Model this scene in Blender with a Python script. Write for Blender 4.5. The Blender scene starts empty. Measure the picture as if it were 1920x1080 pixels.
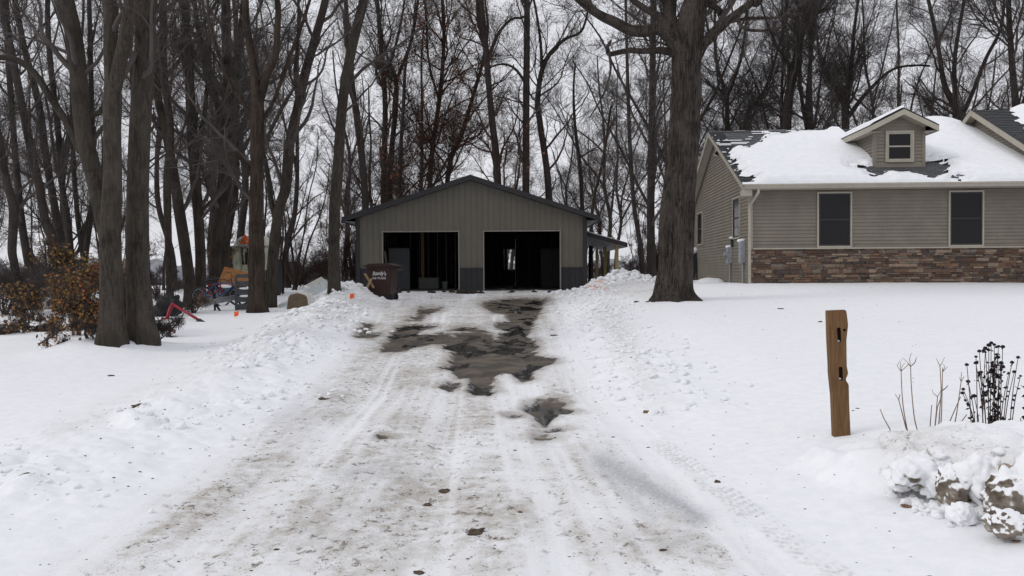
import bpy, bmesh, math, random
import numpy as np
from mathutils import Vector, Matrix

SC = bpy.context.scene
COL = SC.collection
R_ = math.radians
FPX = 1600.0          # focal length in pixels of the 1920 px wide photograph
EYE = 1.6
HOR = 509.0
ROLL = 0.006

# ------------------------------------------------------------------ numbers
def smooth(a, b, x):
    t = np.clip((np.asarray(x, float) - a) / (b - a), 0, 1)
    return t * t * (3 - 2 * t)

def hsh(ix, iy, s):
    n = (ix.astype(np.int64) * 374761393 + iy.astype(np.int64) * 668265263 + int(s) * 974711) & 0xffffffff
    n = ((n ^ (n >> 13)) * 1274126177) & 0xffffffff
    return ((n ^ (n >> 16)) & 0xffffff) / float(0xffffff)

def vnoise(x, y, s=0):
    x = np.asarray(x, float); y = np.asarray(y, float)
    ix = np.floor(x); iy = np.floor(y); fx = x - ix; fy = y - iy
    fx = fx * fx * fx * (fx * (fx * 6 - 15) + 10); fy = fy * fy * fy * (fy * (fy * 6 - 15) + 10)
    a = hsh(ix, iy, s); b = hsh(ix + 1, iy, s); c = hsh(ix, iy + 1, s); d = hsh(ix + 1, iy + 1, s)
    return a + (b - a) * fx + (c - a) * fy + (a - b - c + d) * fx * fy

def fbm(x, y, s=0, o=4, g=0.5):
    t = 0; a = 1; n = 0
    for i in range(o):
        t = t + a * vnoise(x, y, s + i * 17); n += a; a *= g
        x, y = 1.6 * x - 1.2 * y + 3.1, 1.2 * x + 1.6 * y + 7.7
    return t / n - 0.5

def lumps(x, y, sc, s, prob=0.6):
    x = np.asarray(x, float) / sc; y = np.asarray(y, float) / sc
    ix = np.floor(x); iy = np.floor(y); out = np.zeros_like(x)
    for dx in (-1, 0, 1):
        for dy in (-1, 0, 1):
            cx = ix + dx; cy = iy + dy
            px = cx + hsh(cx, cy, s); py = cy + hsh(cx, cy, s + 1); r = 0.2 + 0.45 * hsh(cx, cy, s + 2)
            on = hsh(cx, cy, s + 3) < prob
            d2 = (x - px) ** 2 + (y - py) ** 2
            out = np.maximum(out, np.where(on, np.sqrt(np.maximum(r * r - d2, 0)) * (0.4 + 0.6 * hsh(cx, cy, s + 4)), 0))
    return out * sc

def unroll(px, py):
    dx = px - 960; dy = py - 540
    return 960 + dx - ROLL * dy, 540 + dy + ROLL * dx

def at(px, py, Y):
    """world point at distance Y that the photograph shows at pixel (px, py)"""
    px, py = unroll(px, py)
    return np.array([(px - 960) / FPX * Y, Y, EYE + (HOR - py) / FPX * Y])

def proj(X, Y, Z):
    Y = np.maximum(Y, 0.2)
    dx = X / Y * FPX; dy = HOR - (Z - EYE) / Y * FPX - 540
    return 960 + dx + ROLL * dy, 540 + dy - ROLL * dx

def poly_sd(px, py, poly, ky=1.0):
    """signed distance, positive inside"""
    P = np.array(poly, float); px = np.asarray(px, float); py = np.asarray(py, float) * ky
    ins = np.zeros(px.shape, bool); best = np.full(px.shape, 1e9)
    for i in range(len(P)):
        x0, y0 = P[i]; x1, y1 = P[(i + 1) % len(P)]; y0 = y0 * ky; y1 = y1 * ky
        ex, ey = x1 - x0, y1 - y0
        t = np.clip(((px - x0) * ex + (py - y0) * ey) / (ex * ex + ey * ey + 1e-9), 0, 1)
        best = np.minimum(best, np.hypot(px - x0 - t * ex, py - y0 - t * ey))
        c = (y0 > py) != (y1 > py)
        xi = x0 + (py - y0) / (ey if abs(ey) > 1e-9 else 1e-9) * ex
        ins ^= c & (px < xi)
    return np.where(ins, best, -best)

# ------------------------------------------------------------------ terrain
_eY = [-20, 0, 4.2, 5.95, 9.5, 15, 21.3, 28.4, 33.6, 34.2]
_eL = [-5.5, -2.9, -2.26, -2.15, -2.1, -2.6, -3.4, -4.2, -5.2, -5.3]
_eR = [5.0, 2.2, 1.6, 1.35, 1.0, 1.1, 1.46, 1.77, 2.4, 2.5]
def edge_l(Y): return np.interp(Y, _eY, _eL)
def edge_r(Y): return np.interp(Y, _eY, _eR)

def base_h(X, Y):
    X = np.asarray(X, float); Y = np.asarray(Y, float)
    zd = 0.0244 * np.clip(Y, 0, 34) - 0.012 * np.clip(Y - 48, 0, 900)
    zr = 0.05 * np.clip(Y, 0, 24.2) - 0.012 * np.clip(Y - 48, 0, 900)
    w = smooth(edge_r(Y) + 0.05, edge_r(Y) + 2.2, X)
    z = zd + (zr - zd) * w
    z = z - 0.35 * smooth(-9, -30, X) * smooth(5, 20, Y)
    return z

def bank_l(X, Y):
    c = edge_l(Y) - 1.25
    wd = np.interp(Y, [3, 8, 18, 28], [0.9, 0.85, 0.8, 0.75])
    return np.exp(-((X - c) / wd) ** 2) * smooth(2, 6, Y) * (1 - smooth(30, 32, Y))

def bank_r(X, Y):
    c = edge_r(Y) + 0.55
    return np.exp(-((X - c) / 0.55) ** 2) * smooth(6, 10, Y) * (1 - smooth(26, 31, Y))

LEDGE = [(2.12, 5.9), (2.22, 5.55), (2.45, 5.36), (2.7, 5.15), (2.95, 4.85), (3.3, 4.6), (6, 4.0), (6, 6.6), (2.6, 6.5), (2.1, 6.2)]
def height(X, Y, detail=True):
    X = np.asarray(X, float); Y = np.asarray(Y, float)
    z = base_h(X, Y)
    bl = bank_l(X, Y); br = bank_r(X, Y)
    hl = np.interp(Y, [3, 10, 20, 27, 30], [0.09, 0.17, 0.26, 0.37, 0.3])
    z = z + hl * bl + 0.1 * br
    pile = np.exp(-(((X - 4.0) / 1.35) ** 2 + ((Y - 32.6) / 1.2) ** 2))
    pile2 = np.exp(-(((X + 5.0) / 0.75) ** 2 + ((Y - 26.9) / 0.8) ** 2))
    mound = np.exp(-(((X + 6.7) / 0.75) ** 2 + ((Y - 13.9) / 0.9) ** 2))
    z = z + 0.32 * pile + 0.28 * pile2 + 0.3 * mound
    # planting bed behind the rock ledge
    sd = poly_sd(X, Y, LEDGE)
    near = (np.abs(X - 3.5) < 4) & (np.abs(Y - 5.5) < 4)
    led = np.where(near, smooth(-0.14, 0.12, sd), 0)
    z = z + led * (0.17 + 0.10 * smooth(2.2, 3.0, X)) * (1 - smooth(5.6, 6.6, Y))
    if detail:
        rough = np.clip(bl * 1.1 + 0.75 * br + pile * 1.2 + pile2 * 1.2, 0, 1.2)
        inl = X < edge_l(Y)
        z = z + 0.05 * fbm(X * 0.35, Y * 0.35, 5, 3) * (~((X > edge_l(Y)) & (X < edge_r(Y))))
        pat = smooth(-0.1, 0.12, fbm(X * 0.9, Y * 0.9, 41, 2))
        wx = X + 0.16 * fbm(X * 4, Y * 4, 201, 3); wy = Y + 0.16 * fbm(X * 4 + 9, Y * 4, 205, 3)
        fs = np.interp(Y, [5, 9, 16], [.75, 1.0, 1.5])
        z = z + rough * pat * fs * (0.42 * lumps(wx, wy, 0.42, 11, 0.6) + 0.5 * lumps(wx, wy, 0.17, 23, 0.6))
        z = z + rough * (0.12 * fbm(X * 3, Y * 3, 61, 5, .6))
        z = z + led * (0.5 * lumps(X, Y, 0.22, 71, 0.5) + 0.10 * fbm(X * 6, Y * 6, 75, 3))
        drv = smooth(-0.3, 0.3, X - edge_l(Y)) * (1 - smooth(-0.3, 0.3, X - edge_r(Y)))
        lat = (X - edge_l(Y)) / np.maximum(edge_r(Y) - edge_l(Y), .5)
        z = z + drv * .030 * (vnoise(lat * 15, Y * .10, 301) - .5) * smooth(2, 4, Y)
        z = z + drv * (0.022 * fbm(X * 3.0, Y * 0.5, 83, 3) + 0.016 * fbm(X * 7, Y * 4, 87, 3) + 0.012 * fbm(X * 22, Y * 0.9, 89, 2))
        off = 1 - drv
        z = z + off * 0.012 * fbm(X * 2.2, Y * 2.2, 91, 3)
    return z

def gz(X, Y):
    return float(height(np.array([X]), np.array([Y]))[0])

def ground_at(px, py):
    """point of the smooth ground that the photograph shows at (px, py)"""
    u, v = unroll(px, py)
    lo = None
    ys = np.exp(np.linspace(math.log(2.5), math.log(60), 2500))
    X = (u - 960) / FPX * ys; Z = EYE + (HOR - v) / FPX * ys
    d = Z - height(X, ys, False)
    k = int(np.argmax(d < 0)) if (d < 0).any() else len(ys) - 1
    return np.array([X[k], ys[k], height(X[k:k+1], ys[k:k+1])[0]])

# ------------------------------------------------------------------ materials
def new_mat(name):
    m = bpy.data.materials.new(name); m.use_nodes = True
    nt = m.node_tree; nt.nodes.clear()
    out = nt.nodes.new('ShaderNodeOutputMaterial'); b = nt.nodes.new('ShaderNodeBsdfPrincipled')
    nt.links.new(b.outputs[0], out.inputs[0])
    return m, nt, b

class NB:
    """tiny node builder"""
    def __init__(s, nt): s.nt = nt
    def put(s, sock, v):
        if v is None: return
        if isinstance(v, bpy.types.NodeSocket): s.nt.links.new(v, sock)
        elif isinstance(v, (tuple, list)) and len(v) == 3 and sock.type == 'RGBA': sock.default_value = (*v, 1)
        else: sock.default_value = v
    def coord(s, kind='Object'): return s.nt.nodes.new('ShaderNodeTexCoord').outputs[kind]
    def mapping(s, vec, scale=(1, 1, 1), loc=(0, 0, 0)):
        n = s.nt.nodes.new('ShaderNodeMapping'); s.put(n.inputs['Vector'], vec)
        n.inputs['Scale'].default_value = scale; n.inputs['Location'].default_value = loc
        return n.outputs[0]
    def noise(s, vec, scale=5, detail=4, rough=0.6, dist=0.0):
        n = s.nt.nodes.new('ShaderNodeTexNoise'); s.put(n.inputs['Vector'], vec)
        n.inputs['Scale'].default_value = scale; n.inputs['Detail'].default_value = detail
        n.inputs['Roughness'].default_value = rough; n.inputs['Distortion'].default_value = dist
        return n.outputs[0]
    def voro(s, vec, scale=5, feature='F1'):
        n = s.nt.nodes.new('ShaderNodeTexVoronoi'); s.put(n.inputs['Vector'], vec); n.feature = feature
        n.inputs['Scale'].default_value = scale
        return n.outputs[0]
    def math(s, op, a, b=None, c=None, clamp=False):
        n = s.nt.nodes.new('ShaderNodeMath'); n.operation = op; n.use_clamp = clamp
        for i, v in enumerate((a, b, c)): s.put(n.inputs[i], v)
        return n.outputs[0]
    def ramp(s, fac, a, b):
        n = s.nt.nodes.new('ShaderNodeMapRange'); n.interpolation_type = 'SMOOTHSTEP'
        s.put(n.inputs[0], fac); n.inputs[1].default_value = a; n.inputs[2].default_value = b
        return n.outputs[0]
    def mix(s, fac, a, b, blend='MIX'):
        n = s.nt.nodes.new('ShaderNodeMix'); n.data_type = 'RGBA'; n.blend_type = blend
        s.put(n.inputs[0], fac); s.put(n.inputs[6], a); s.put(n.inputs[7], b)
        return n.outputs[2]
    def attr(s, name, out='Fac'):
        n = s.nt.nodes.new('ShaderNodeAttribute'); n.attribute_name = name; return n.outputs[out]
    def bump(s, h, strength=0.3, dist=0.02, normal=None):
        n = s.nt.nodes.new('ShaderNodeBump'); s.put(n.inputs['Height'], h); s.put(n.inputs['Normal'], normal)
        n.inputs['Strength'].default_value = strength; n.inputs['Distance'].default_value = dist
        return n.outputs[0]
    def normal_z(s):
        g = s.nt.nodes.new('ShaderNodeNewGeometry'); x = s.nt.nodes.new('ShaderNodeSeparateXYZ')
        s.nt.links.new(g.outputs['Normal'], x.inputs[0]); return x.outputs[2]
    def info_random(s): return s.nt.nodes.new('ShaderNodeObjectInfo').outputs['Random']

def basic(name, col, rough=0.6, var=0.25, scale=8, metal=0.0, bump=0.0, stretch=(1, 1, 1), col2=None, spec=0.3):
    m, nt, b = new_mat(name); n = NB(nt)
    v = n.mapping(n.coord(), stretch)
    f = n.noise(v, scale, 5, 0.65)
    c2 = col2 if col2 else tuple(x * (1 - var) for x in col)
    c1 = col if col2 else tuple(min(1, x * (1 + var)) for x in col)
    n.put(b.inputs['Base Color'], n.mix(n.ramp(f, 0.3, 0.7), c2, c1))
    b.inputs['Roughness'].default_value = rough; b.inputs['Metallic'].default_value = metal
    b.inputs['Specular IOR Level'].default_value = spec
    if bump: n.put(b.inputs['Normal'], n.bump(f, bump, 0.02))
    return m

def mat_ground():
    m, nt, b = new_mat('snow_ground'); n = NB(nt)
    co = n.coord()
    bare = n.attr('bare'); dirt = n.attr('dirt'); ice = n.attr('ice'); pink = n.attr('paint')
    big = n.noise(co, 1.2, 3); mid = n.noise(co, 9, 5, 0.7); fine = n.noise(co, 60, 3, 0.6)
    dash = n.noise(n.mapping(co, (13, 9, 10)), 1, 6, 0.78, 0.4)
    snow = n.mix(n.ramp(mid, 0.3, 0.7), (0.80, 0.815, 0.85), (0.87, 0.88, 0.905))
    # dirt: a soft stain, plus speckles of grit and debris
    stain = n.math('MULTIPLY', dirt, n.ramp(n.math('ADD', n.math('MULTIPLY', mid, 0.6), n.math('MULTIPLY', big, 0.4)), 0.32, 0.68))
    c = n.mix(n.math('MULTIPLY', stain, 0.85), snow, (0.33, 0.29, 0.235))
    grit = n.math('MULTIPLY', n.ramp(dash, 0.56, 0.63), n.math('MULTIPLY', dirt, 1.6), clamp=True)
    c = n.mix(n.math('MULTIPLY', grit, 0.8), c, (0.13, 0.105, 0.08))
    sp = n.math('MULTIPLY', n.ramp(fine, 0.60, 0.70), n.math('MULTIPLY', dirt, 0.9), clamp=True)
    c = n.mix(sp, c, (0.12, 0.10, 0.085))
    # packed grey ice
    icef = n.math('MULTIPLY', ice, n.ramp(fine, 0.2, 0.55))
    c = n.mix(icef, c, (0.40, 0.405, 0.425))
    slush = n.math('MULTIPLY', n.ramp(n.math('ADD', bare, n.math('MULTIPLY', n.math('SUBTRACT', n.noise(n.mapping(co, (2.5, 1.2, 2)), 1.0, 6, .7), 0.5), 4.0)), -2.0, 0.1), n.ramp(bare, -3.2, -.6))
    c = n.mix(n.math('MULTIPLY', slush, n.math('MULTIPLY_ADD', mid, .7, .3)), c, (0.27, 0.235, 0.195))
    # bare wet asphalt and mud
    edge = n.noise(n.mapping(co, (3.2, 4.0, 3)), 1.0, 7, 0.72)
    bf = n.ramp(n.math('ADD', bare, n.math('MULTIPLY', n.math('SUBTRACT', edge, 0.5), 4.4)), -0.30, 0.22)
    wet = n.mix(n.ramp(n.noise(co, 2.3, 4), 0.38, 0.62), (0.038, 0.030, 0.022), (0.115, 0.088, 0.062))
    wet = n.mix(n.ramp(n.noise(co, 70, 2), 0.6, 0.75), wet, (0.10, 0.088, 0.075))
    puddle = n.ramp(n.noise(n.mapping(co, (1.6, 0.7, 1)), 1.0, 3), 0.52, 0.58)
    wet = n.mix(puddle, wet, (0.028, 0.027, 0.027))
    c = n.mix(bf, c, wet)
    tread = n.attr('tread'); c = n.mix(n.math('MULTIPLY', tread, n.ramp(fine, .3, .6)), c, (0.24, 0.23, 0.225))
    c = n.mix(n.math('MULTIPLY', pink, 0.8), c, (0.85, 0.38, 0.22))
    n.put(b.inputs['Base Color'], c)
    wr = n.math('MULTIPLY_ADD', n.math('SUBTRACT', 1.0, puddle), 0.38, 0.12)
    rr = n.math('ADD', n.math('MULTIPLY', bf, wr), n.math('MULTIPLY', n.math('SUBTRACT', 1.0, bf), n.math('MULTIPLY_ADD', icef, -0.25, 0.75)))
    n.put(b.inputs['Roughness'], rr)
    b.inputs['Specular IOR Level'].default_value = 0.3
    h = n.math('ADD', n.math('MULTIPLY', mid, 0.6), n.math('MULTIPLY', fine, 0.25))
    h = n.math('ADD', h, n.math('MULTIPLY', n.math('MULTIPLY', dash, dirt), 0.6))
    h = n.math('MULTIPLY', h, n.math('MULTIPLY_ADD', bf, -0.85, 1.0))
    n.put(b.inputs['Normal'], n.bump(h, 0.5, 0.018))
    return m

def mat_snow(name='snow', bs=0.35):
    m, nt, b = new_mat(name); n = NB(nt); co = n.coord()
    f = n.noise(co, 6, 5, 0.6)
    n.put(b.inputs['Base Color'], n.mix(n.ramp(f, 0.3, 0.7), (0.80, 0.815, 0.85), (0.87, 0.88, 0.905)))
    b.inputs['Roughness'].default_value = 0.75; b.inputs['Specular IOR Level'].default_value = 0.25
    n.put(b.inputs['Normal'], n.bump(f, bs, 0.02)); return m

def mat_dirty_snow():
    m, nt, b = new_mat('dirty_snow'); n = NB(nt); co = n.coord()
    f = n.noise(co, 12, 5, 0.7); g = n.noise(co, 70, 3)
    c = n.mix(n.ramp(f, 0.55, 0.8), (0.83, 0.845, 0.87), (0.55, 0.51, 0.45))
    c = n.mix(n.ramp(g, 0.66, 0.75), c, (0.2, 0.17, 0.14))
    n.put(b.inputs['Base Color'], c); b.inputs['Roughness'].default_value = 0.8
    n.put(b.inputs['Normal'], n.bump(f, 0.5, 0.02)); return m

def mat_bark(name, dark, light, stretch=(9, 9, 1.3), bump=0.6, green=0.0, dist=0.03):
    m, nt, b = new_mat(name); n = NB(nt); co = n.coord()
    f = n.noise(n.mapping(co, stretch), 1.6, 6, 0.7, 0.3)
    g = n.noise(co, 1.5, 3)
    k = n.noise(co, 40, 3)
    c = n.mix(n.ramp(f, 0.36, 0.64), dark, light)
    c = n.mix(n.math('MULTIPLY', n.ramp(n.noise(n.mapping(co, (3, 3, .9)), 1.0, 4, .6), .4, .65), .5), c, tuple(x * 1.25 for x in light))
    c = n.mix(n.math('MULTIPLY', n.ramp(n.noise(n.mapping(co, (2, 2, 14)), 1.2, 4, .7), .55, .7), .35), c, tuple(x * .55 for x in dark))
    c = n.mix(n.math('MULTIPLY', n.ramp(g, 0.5, 0.65), 0.45), c, tuple(x * 0.6 for x in dark))
    if green: c = n.mix(n.math('MULTIPLY', n.ramp(n.noise(co, 2.6, 4), 0.45, 0.7), green), c, (0.045, 0.045, 0.034))
    c = n.mix(n.math('MULTIPLY', n.ramp(k, 0.55, 0.75), 0.3), c, tuple(min(1, x * 1.7) for x in light))
    n.put(b.inputs['Base Color'], c); b.inputs['Roughness'].default_value = 0.9; b.inputs['Specular IOR Level'].default_value = 0.15
    n.put(b.inputs['Normal'], n.bump(n.math('ADD', f, n.math('MULTIPLY', k, 0.25)), bump, dist)); return m

def mat_twig(name, col):
    m, nt, b = new_mat(name); n = NB(nt)
    r = n.info_random(); f = n.noise(n.coord(), 0.8, 3)
    c = n.mix(n.ramp(f, 0.3, 0.7), tuple(x * 0.7 for x in col), tuple(x * 1.3 for x in col))
    c = n.mix(n.math('MULTIPLY', r, 0.4), c, tuple(x * 0.55 for x in col))
    n.put(b.inputs['Base Color'], c); b.inputs['Roughness'].default_value = 0.9; b.inputs['Specular IOR Level'].default_value = 0.1
    return m

def mat_shingle():
    m, nt, b = new_mat('shingle'); n = NB(nt); co = n.coord('UV')
    br = nt.nodes.new('ShaderNodeTexBrick'); n.put(br.inputs['Vector'], co)
    br.inputs['Scale'].default_value = 1; br.inputs['Brick Width'].default_value = 0.33; br.inputs['Row Height'].default_value = 0.14
    br.inputs['Mortar Size'].default_value = 0.012; br.inputs['Color1'].default_value = (0.045, 0.047, 0.052, 1)
    br.inputs['Color2'].default_value = (0.085, 0.087, 0.094, 1); br.inputs['Mortar'].default_value = (0.015, 0.015, 0.016, 1)
    f = n.noise(n.coord(), 90, 3)
    n.put(b.inputs['Base Color'], n.mix(n.math('MULTIPLY', n.ramp(f, 0.4, 0.8), 0.4), br.outputs[0], (0.12, 0.12, 0.125)))
    b.inputs['Roughness'].default_value = 0.9; n.put(b.inputs['Normal'], n.bump(br.outputs[1], -0.5, 0.02)); return m

def mat_stone():
    m, nt, b = new_mat('ledge_stone'); n = NB(nt); co = n.coord()
    c = n.attr('tint', 'Color'); f = n.noise(n.mapping(co, (1, 1, 3)), 14, 6, 0.7)
    c2 = n.mix(n.ramp(f, 0.25, 0.75), (0.95, 0.90, 0.87), (2.1, 1.95, 1.84))
    n.put(b.inputs['Base Color'], n.mix(1.0, c, c2, 'MULTIPLY')); b.inputs['Roughness'].default_value = 0.85
    n.put(b.inputs['Normal'], n.bump(f, 0.8, 0.03)); return m

def mat_boulder(name='snowy_rock', lo=-0.12, hi=0.28):
    m, nt, b = new_mat(name); n = NB(nt); co = n.coord()
    f = n.noise(co, 4.5, 6, 0.65); g = n.noise(co, 25, 4, 0.7); l = n.noise(n.mapping(co, (3, 3, 14)), 2, 5, 0.7)
    rock = n.mix(n.ramp(f, 0.35, 0.65), (0.07, 0.048, 0.033), (0.25, 0.21, 0.165))
    rock = n.mix(n.ramp(l, 0.5, 0.7), rock, (0.38, 0.35, 0.30))
    rock = n.mix(n.ramp(g, 0.6, 0.75), rock, (0.045, 0.035, 0.025))
    s = n.math('ADD', n.normal_z(), n.math('MULTIPLY', n.math('SUBTRACT', n.noise(co, 7, 2, .5), 0.5), 1.9))
    s = n.math('ADD', s, n.math('MULTIPLY', n.math('SUBTRACT', g, 0.5), 0.5))
    sf = n.ramp(s, lo, hi)
    n.put(b.inputs['Base Color'], n.mix(sf, rock, (0.84, 0.85, 0.875))); b.inputs['Roughness'].default_value = 0.8
    n.put(b.inputs['Normal'], n.bump(n.math('ADD', n.math('MULTIPLY', n.math('ADD', n.math('MULTIPLY', f, 1.2), n.math('MULTIPLY', g, .6)), n.math('MULTIPLY_ADD', sf, -.8, 1.0)), n.math('MULTIPLY', sf, 0.6)), 0.8, 0.03)); return m

def mat_pane():
    m, nt, b = new_mat('window_glass'); n = NB(nt)
    f = n.noise(n.coord(), 1.3, 3)
    n.put(b.inputs['Base Color'], n.mix(f, (0.006, 0.006, 0.007), (0.014, 0.014, 0.015)))
    b.inputs['Roughness'].default_value = 0.06; b.inputs['Specular IOR Level'].default_value = 0.25
    n.put(b.inputs['Normal'], n.bump(n.noise(n.coord(), 2.2, 2), 0.05, 0.05)); return m

def mat_clear():
    m, nt, b = new_mat('clear_glass')
    b.inputs['Transmission Weight'].default_value = 1.0; b.inputs['Roughness'].default_value = 0.0
    b.inputs['IOR'].default_value = 1.02; n = NB(nt)
    n.put(b.inputs['Base Color'], n.mix(n.noise(n.coord(), 2), (0.9, 0.95, 0.97), (1, 1, 1))); return m

def mat_screen():
    m, nt, b = new_mat('window_screen'); n = NB(nt)
    w = n.noise(n.mapping(n.coord(), (1, 1, 1)), 2, 3)
    n.put(b.inputs['Base Color'], n.mix(w, (0.016, 0.017, 0.019), (0.030, 0.031, 0.034))); b.inputs['Roughness'].default_value = 0.35
    return m

M = {}
def build_materials():
    M['ground'] = mat_ground(); M['snow'] = mat_snow(); M['dsnow'] = mat_dirty_snow(); M['roofsnow'] = mat_snow('roof_snow', 0.10)
    M['bark_smooth'] = mat_bark('maple_bark', (0.024, 0.0195, 0.016), (0.064, 0.053, 0.044), (16, 16, 3.0), 0.5, 0.35, 0.02)
    M['bark_dark'] = mat_bark('dark_bark', (0.024, 0.019, 0.016), (0.052, 0.043, 0.036), (14, 14, 2), 0.5, 0.2, 0.02)
    M['bark_far'] = mat_bark('woodland_bark', (0.024, 0.020, 0.018), (0.050, 0.041, 0.037), (10, 10, 1.5), 0.4, 0.15, 0.02)
    M['bark_shag'] = mat_bark('shaggy_bark', (0.016, 0.012, 0.010), (0.058, 0.043, 0.034), (16, 16, 1.2), 0.9, 0.0, 0.04)
    M['bark_oak'] = mat_bark('oak_bark', (0.009, 0.0074, 0.0064), (0.088, 0.073, 0.063), (22, 22, 2.4), 1.0, 0.0, 0.05)
    M['twig'] = mat_twig('twig_bark', (0.088, 0.075, 0.071)); M['twig_red'] = mat_twig('reddish_twig', (0.072, 0.047, 0.039))
    M['siding'] = basic('vinyl_siding', (0.200, 0.176, 0.143), 0.55, 0.11, 1.4)
    M['trim'] = basic('cream_trim', (0.37, 0.34, 0.28), 0.5, 0.08, 3)
    M['shingle'] = mat_shingle(); M['stone'] = mat_stone(); M['rock'] = mat_boulder('snowy_rock', .12, .38); M['rock_snowy'] = mat_boulder('snow_covered_rock', -0.85, -0.45)
    M['pane'] = mat_pane(); M['clear'] = mat_clear(); M['screen'] = mat_screen()
    M['steel_tan'] = basic('tan_steel', (0.128, 0.117, 0.096), 0.45, 0.07, 1.5)
    M['steel_dark'] = basic('charcoal_steel', (0.026, 0.025, 0.028), 0.45, 0.1, 2)
    M['soffit'] = basic('soffit_panel', (0.20, 0.20, 0.205), 0.5, 0.05, 2)
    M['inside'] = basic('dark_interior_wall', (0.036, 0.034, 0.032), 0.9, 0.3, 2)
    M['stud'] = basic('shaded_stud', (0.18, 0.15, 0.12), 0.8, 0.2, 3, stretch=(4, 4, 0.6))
    M['lumber'] = basic('pale_lumber', (0.27, 0.19, 0.105), 0.7, 0.15, 3, stretch=(6, 6, 0.6))
    M['treated'] = basic('treated_lumber', (0.29, 0.23, 0.105), 0.75, 0.2, 3, stretch=(8, 8, 0.8))
    M['concrete'] = basic('concrete_floor', (0.16, 0.155, 0.15), 0.8, 0.2, 4)
    M['bin'] = basic('brown_plastic', (0.034, 0.0165, 0.0135), 0.5, 0.2, 3)
    M['white'] = basic('white_paint', (0.78, 0.77, 0.74), 0.5, 0.06, 6)
    M['orange'] = basic('orange_marker', (0.85, 0.13, 0.03), 0.5, 0.1, 6)
    M['red'] = basic('red_paint', (0.26, 0.014, 0.028), 0.45, 0.25, 8)
    M['blue'] = basic('blue_paint', (0.02, 0.07, 0.20), 0.35, 0.2, 8)
    M['black'] = basic('black_rubber', (0.016, 0.016, 0.017), 0.6, 0.3, 9)
    M['greypl'] = basic('grey_plastic', (0.06, 0.065, 0.07), 0.55, 0.2, 5)
    M['galv'] = basic('galvanised_metal', (0.27, 0.28, 0.29), 0.45, 0.2, 7, metal=0.3)
    M['boxgrey'] = basic('meter_grey', (0.30, 0.32, 0.345), 0.5, 0.12, 6)
    M['pale'] = basic('pale_sheet', (0.42, 0.46, 0.48), 0.5, 0.14, 4)
    M['ply'] = basic('plywood', (0.33, 0.145, 0.05), 0.7, 0.25, 3, stretch=(1, 1, 3))
    M['tan'] = basic('tan_plastic', (0.12, 0.088, 0.058), 0.7, 0.2, 5)
    M['machine'] = basic('faded_machine_paint', (0.40, 0.41, 0.31), 0.6, 0.3, 4)
    M['leaf'] = basic('dead_leaf', (0.155, 0.082, 0.036), 0.8, 0.5, 3)
    M['leaf_tawny'] = basic('tawny_leaf', (0.23, 0.13, 0.042), 0.8, 0.6, 6)
    M['leaf_red'] = basic('russet_leaf', (0.26, 0.10, 0.05), 0.8, 0.4, 3)
    M['leaf_orange'] = basic('orange_leaf', (0.42, 0.10, 0.022), 0.8, 0.4, 4)
    M['seed'] = basic('blackened_seed_head', (0.016, 0.011, 0.013), 0.85, 0.4, 30)
    M['stem'] = basic('dry_stem', (0.20, 0.125, 0.078), 0.8, 0.35, 14)
    M['dstem'] = basic('dark_dry_stem', (0.07, 0.048, 0.036), 0.8, 0.35, 14)
    M['mud'] = basic('mud', (0.075, 0.054, 0.036), 0.8, 0.5, 14, bump=0.6)
    M['cedar'] = basic('weathered_cedar', (0.150, 0.080, 0.033), 0.75, 0.3, 3.5, bump=0.5, stretch=(14, 14, 1.2))
    M['cedar_dark'] = basic('dark_slot_cedar', (0.045, 0.026, 0.014), 0.8, 0.3, 8)

# ------------------------------------------------------------------ objects
def finish(name, me, mat, parent=None, smooth_shade=False):
    o = bpy.data.objects.new(name, me); COL.objects.link(o)
    if mat is not None:
        for m in (mat if isinstance(mat, (list, tuple)) else [mat]): me.materials.append(m)
    if parent: o.parent = parent
    if smooth_shade: me.polygons.foreach_set('use_smooth', np.ones(len(me.polygons), bool))
    return o

def from_bm(name, bm, mat, parent=None, sm=False):
    me = bpy.data.meshes.new(name); bm.to_mesh(me); bm.free()
    return finish(name, me, mat, parent, sm)

def from_np(name, V, F, mat, parent=None, sm=True, attrs=None, uv=None):
    me = bpy.data.meshes.new(name)
    V = np.asarray(V, np.float32).reshape(-1, 3); F = np.asarray(F, np.int32)
    k = F.shape[1]
    me.vertices.add(len(V)); me.vertices.foreach_set('co', V.ravel())
    me.loops.add(F.size); me.loops.foreach_set('vertex_index', F.ravel())
    me.polygons.add(len(F)); me.polygons.foreach_set('loop_start', np.arange(0, F.size, k, dtype=np.int32))
    me.update(calc_edges=True)
    for an, av in (attrs or {}).items():
        a = me.attributes.new(an, 'FLOAT', 'POINT'); a.data.foreach_set('value', np.asarray(av, np.float32))
    if uv is not None:
        l = me.uv_layers.new(name='UVMap'); l.data.foreach_set('uv', np.asarray(uv, np.float32)[F.ravel()].ravel())
    return finish(name, me, mat, parent, sm)

def thing(name, label, cat, loc=(0, 0, 0), rz=0.0, group=None):
    o = bpy.data.objects.new(name, None); COL.objects.link(o)
    o.location = tuple(float(c) for c in loc); o.rotation_euler = (0, 0, rz); o.empty_display_size = 0.2
    return tag(o, label, cat, group)

def tag(o, label, cat, group=None):
    o['label'] = label; o['category'] = cat
    if group: o['group'] = group
    return o

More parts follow.
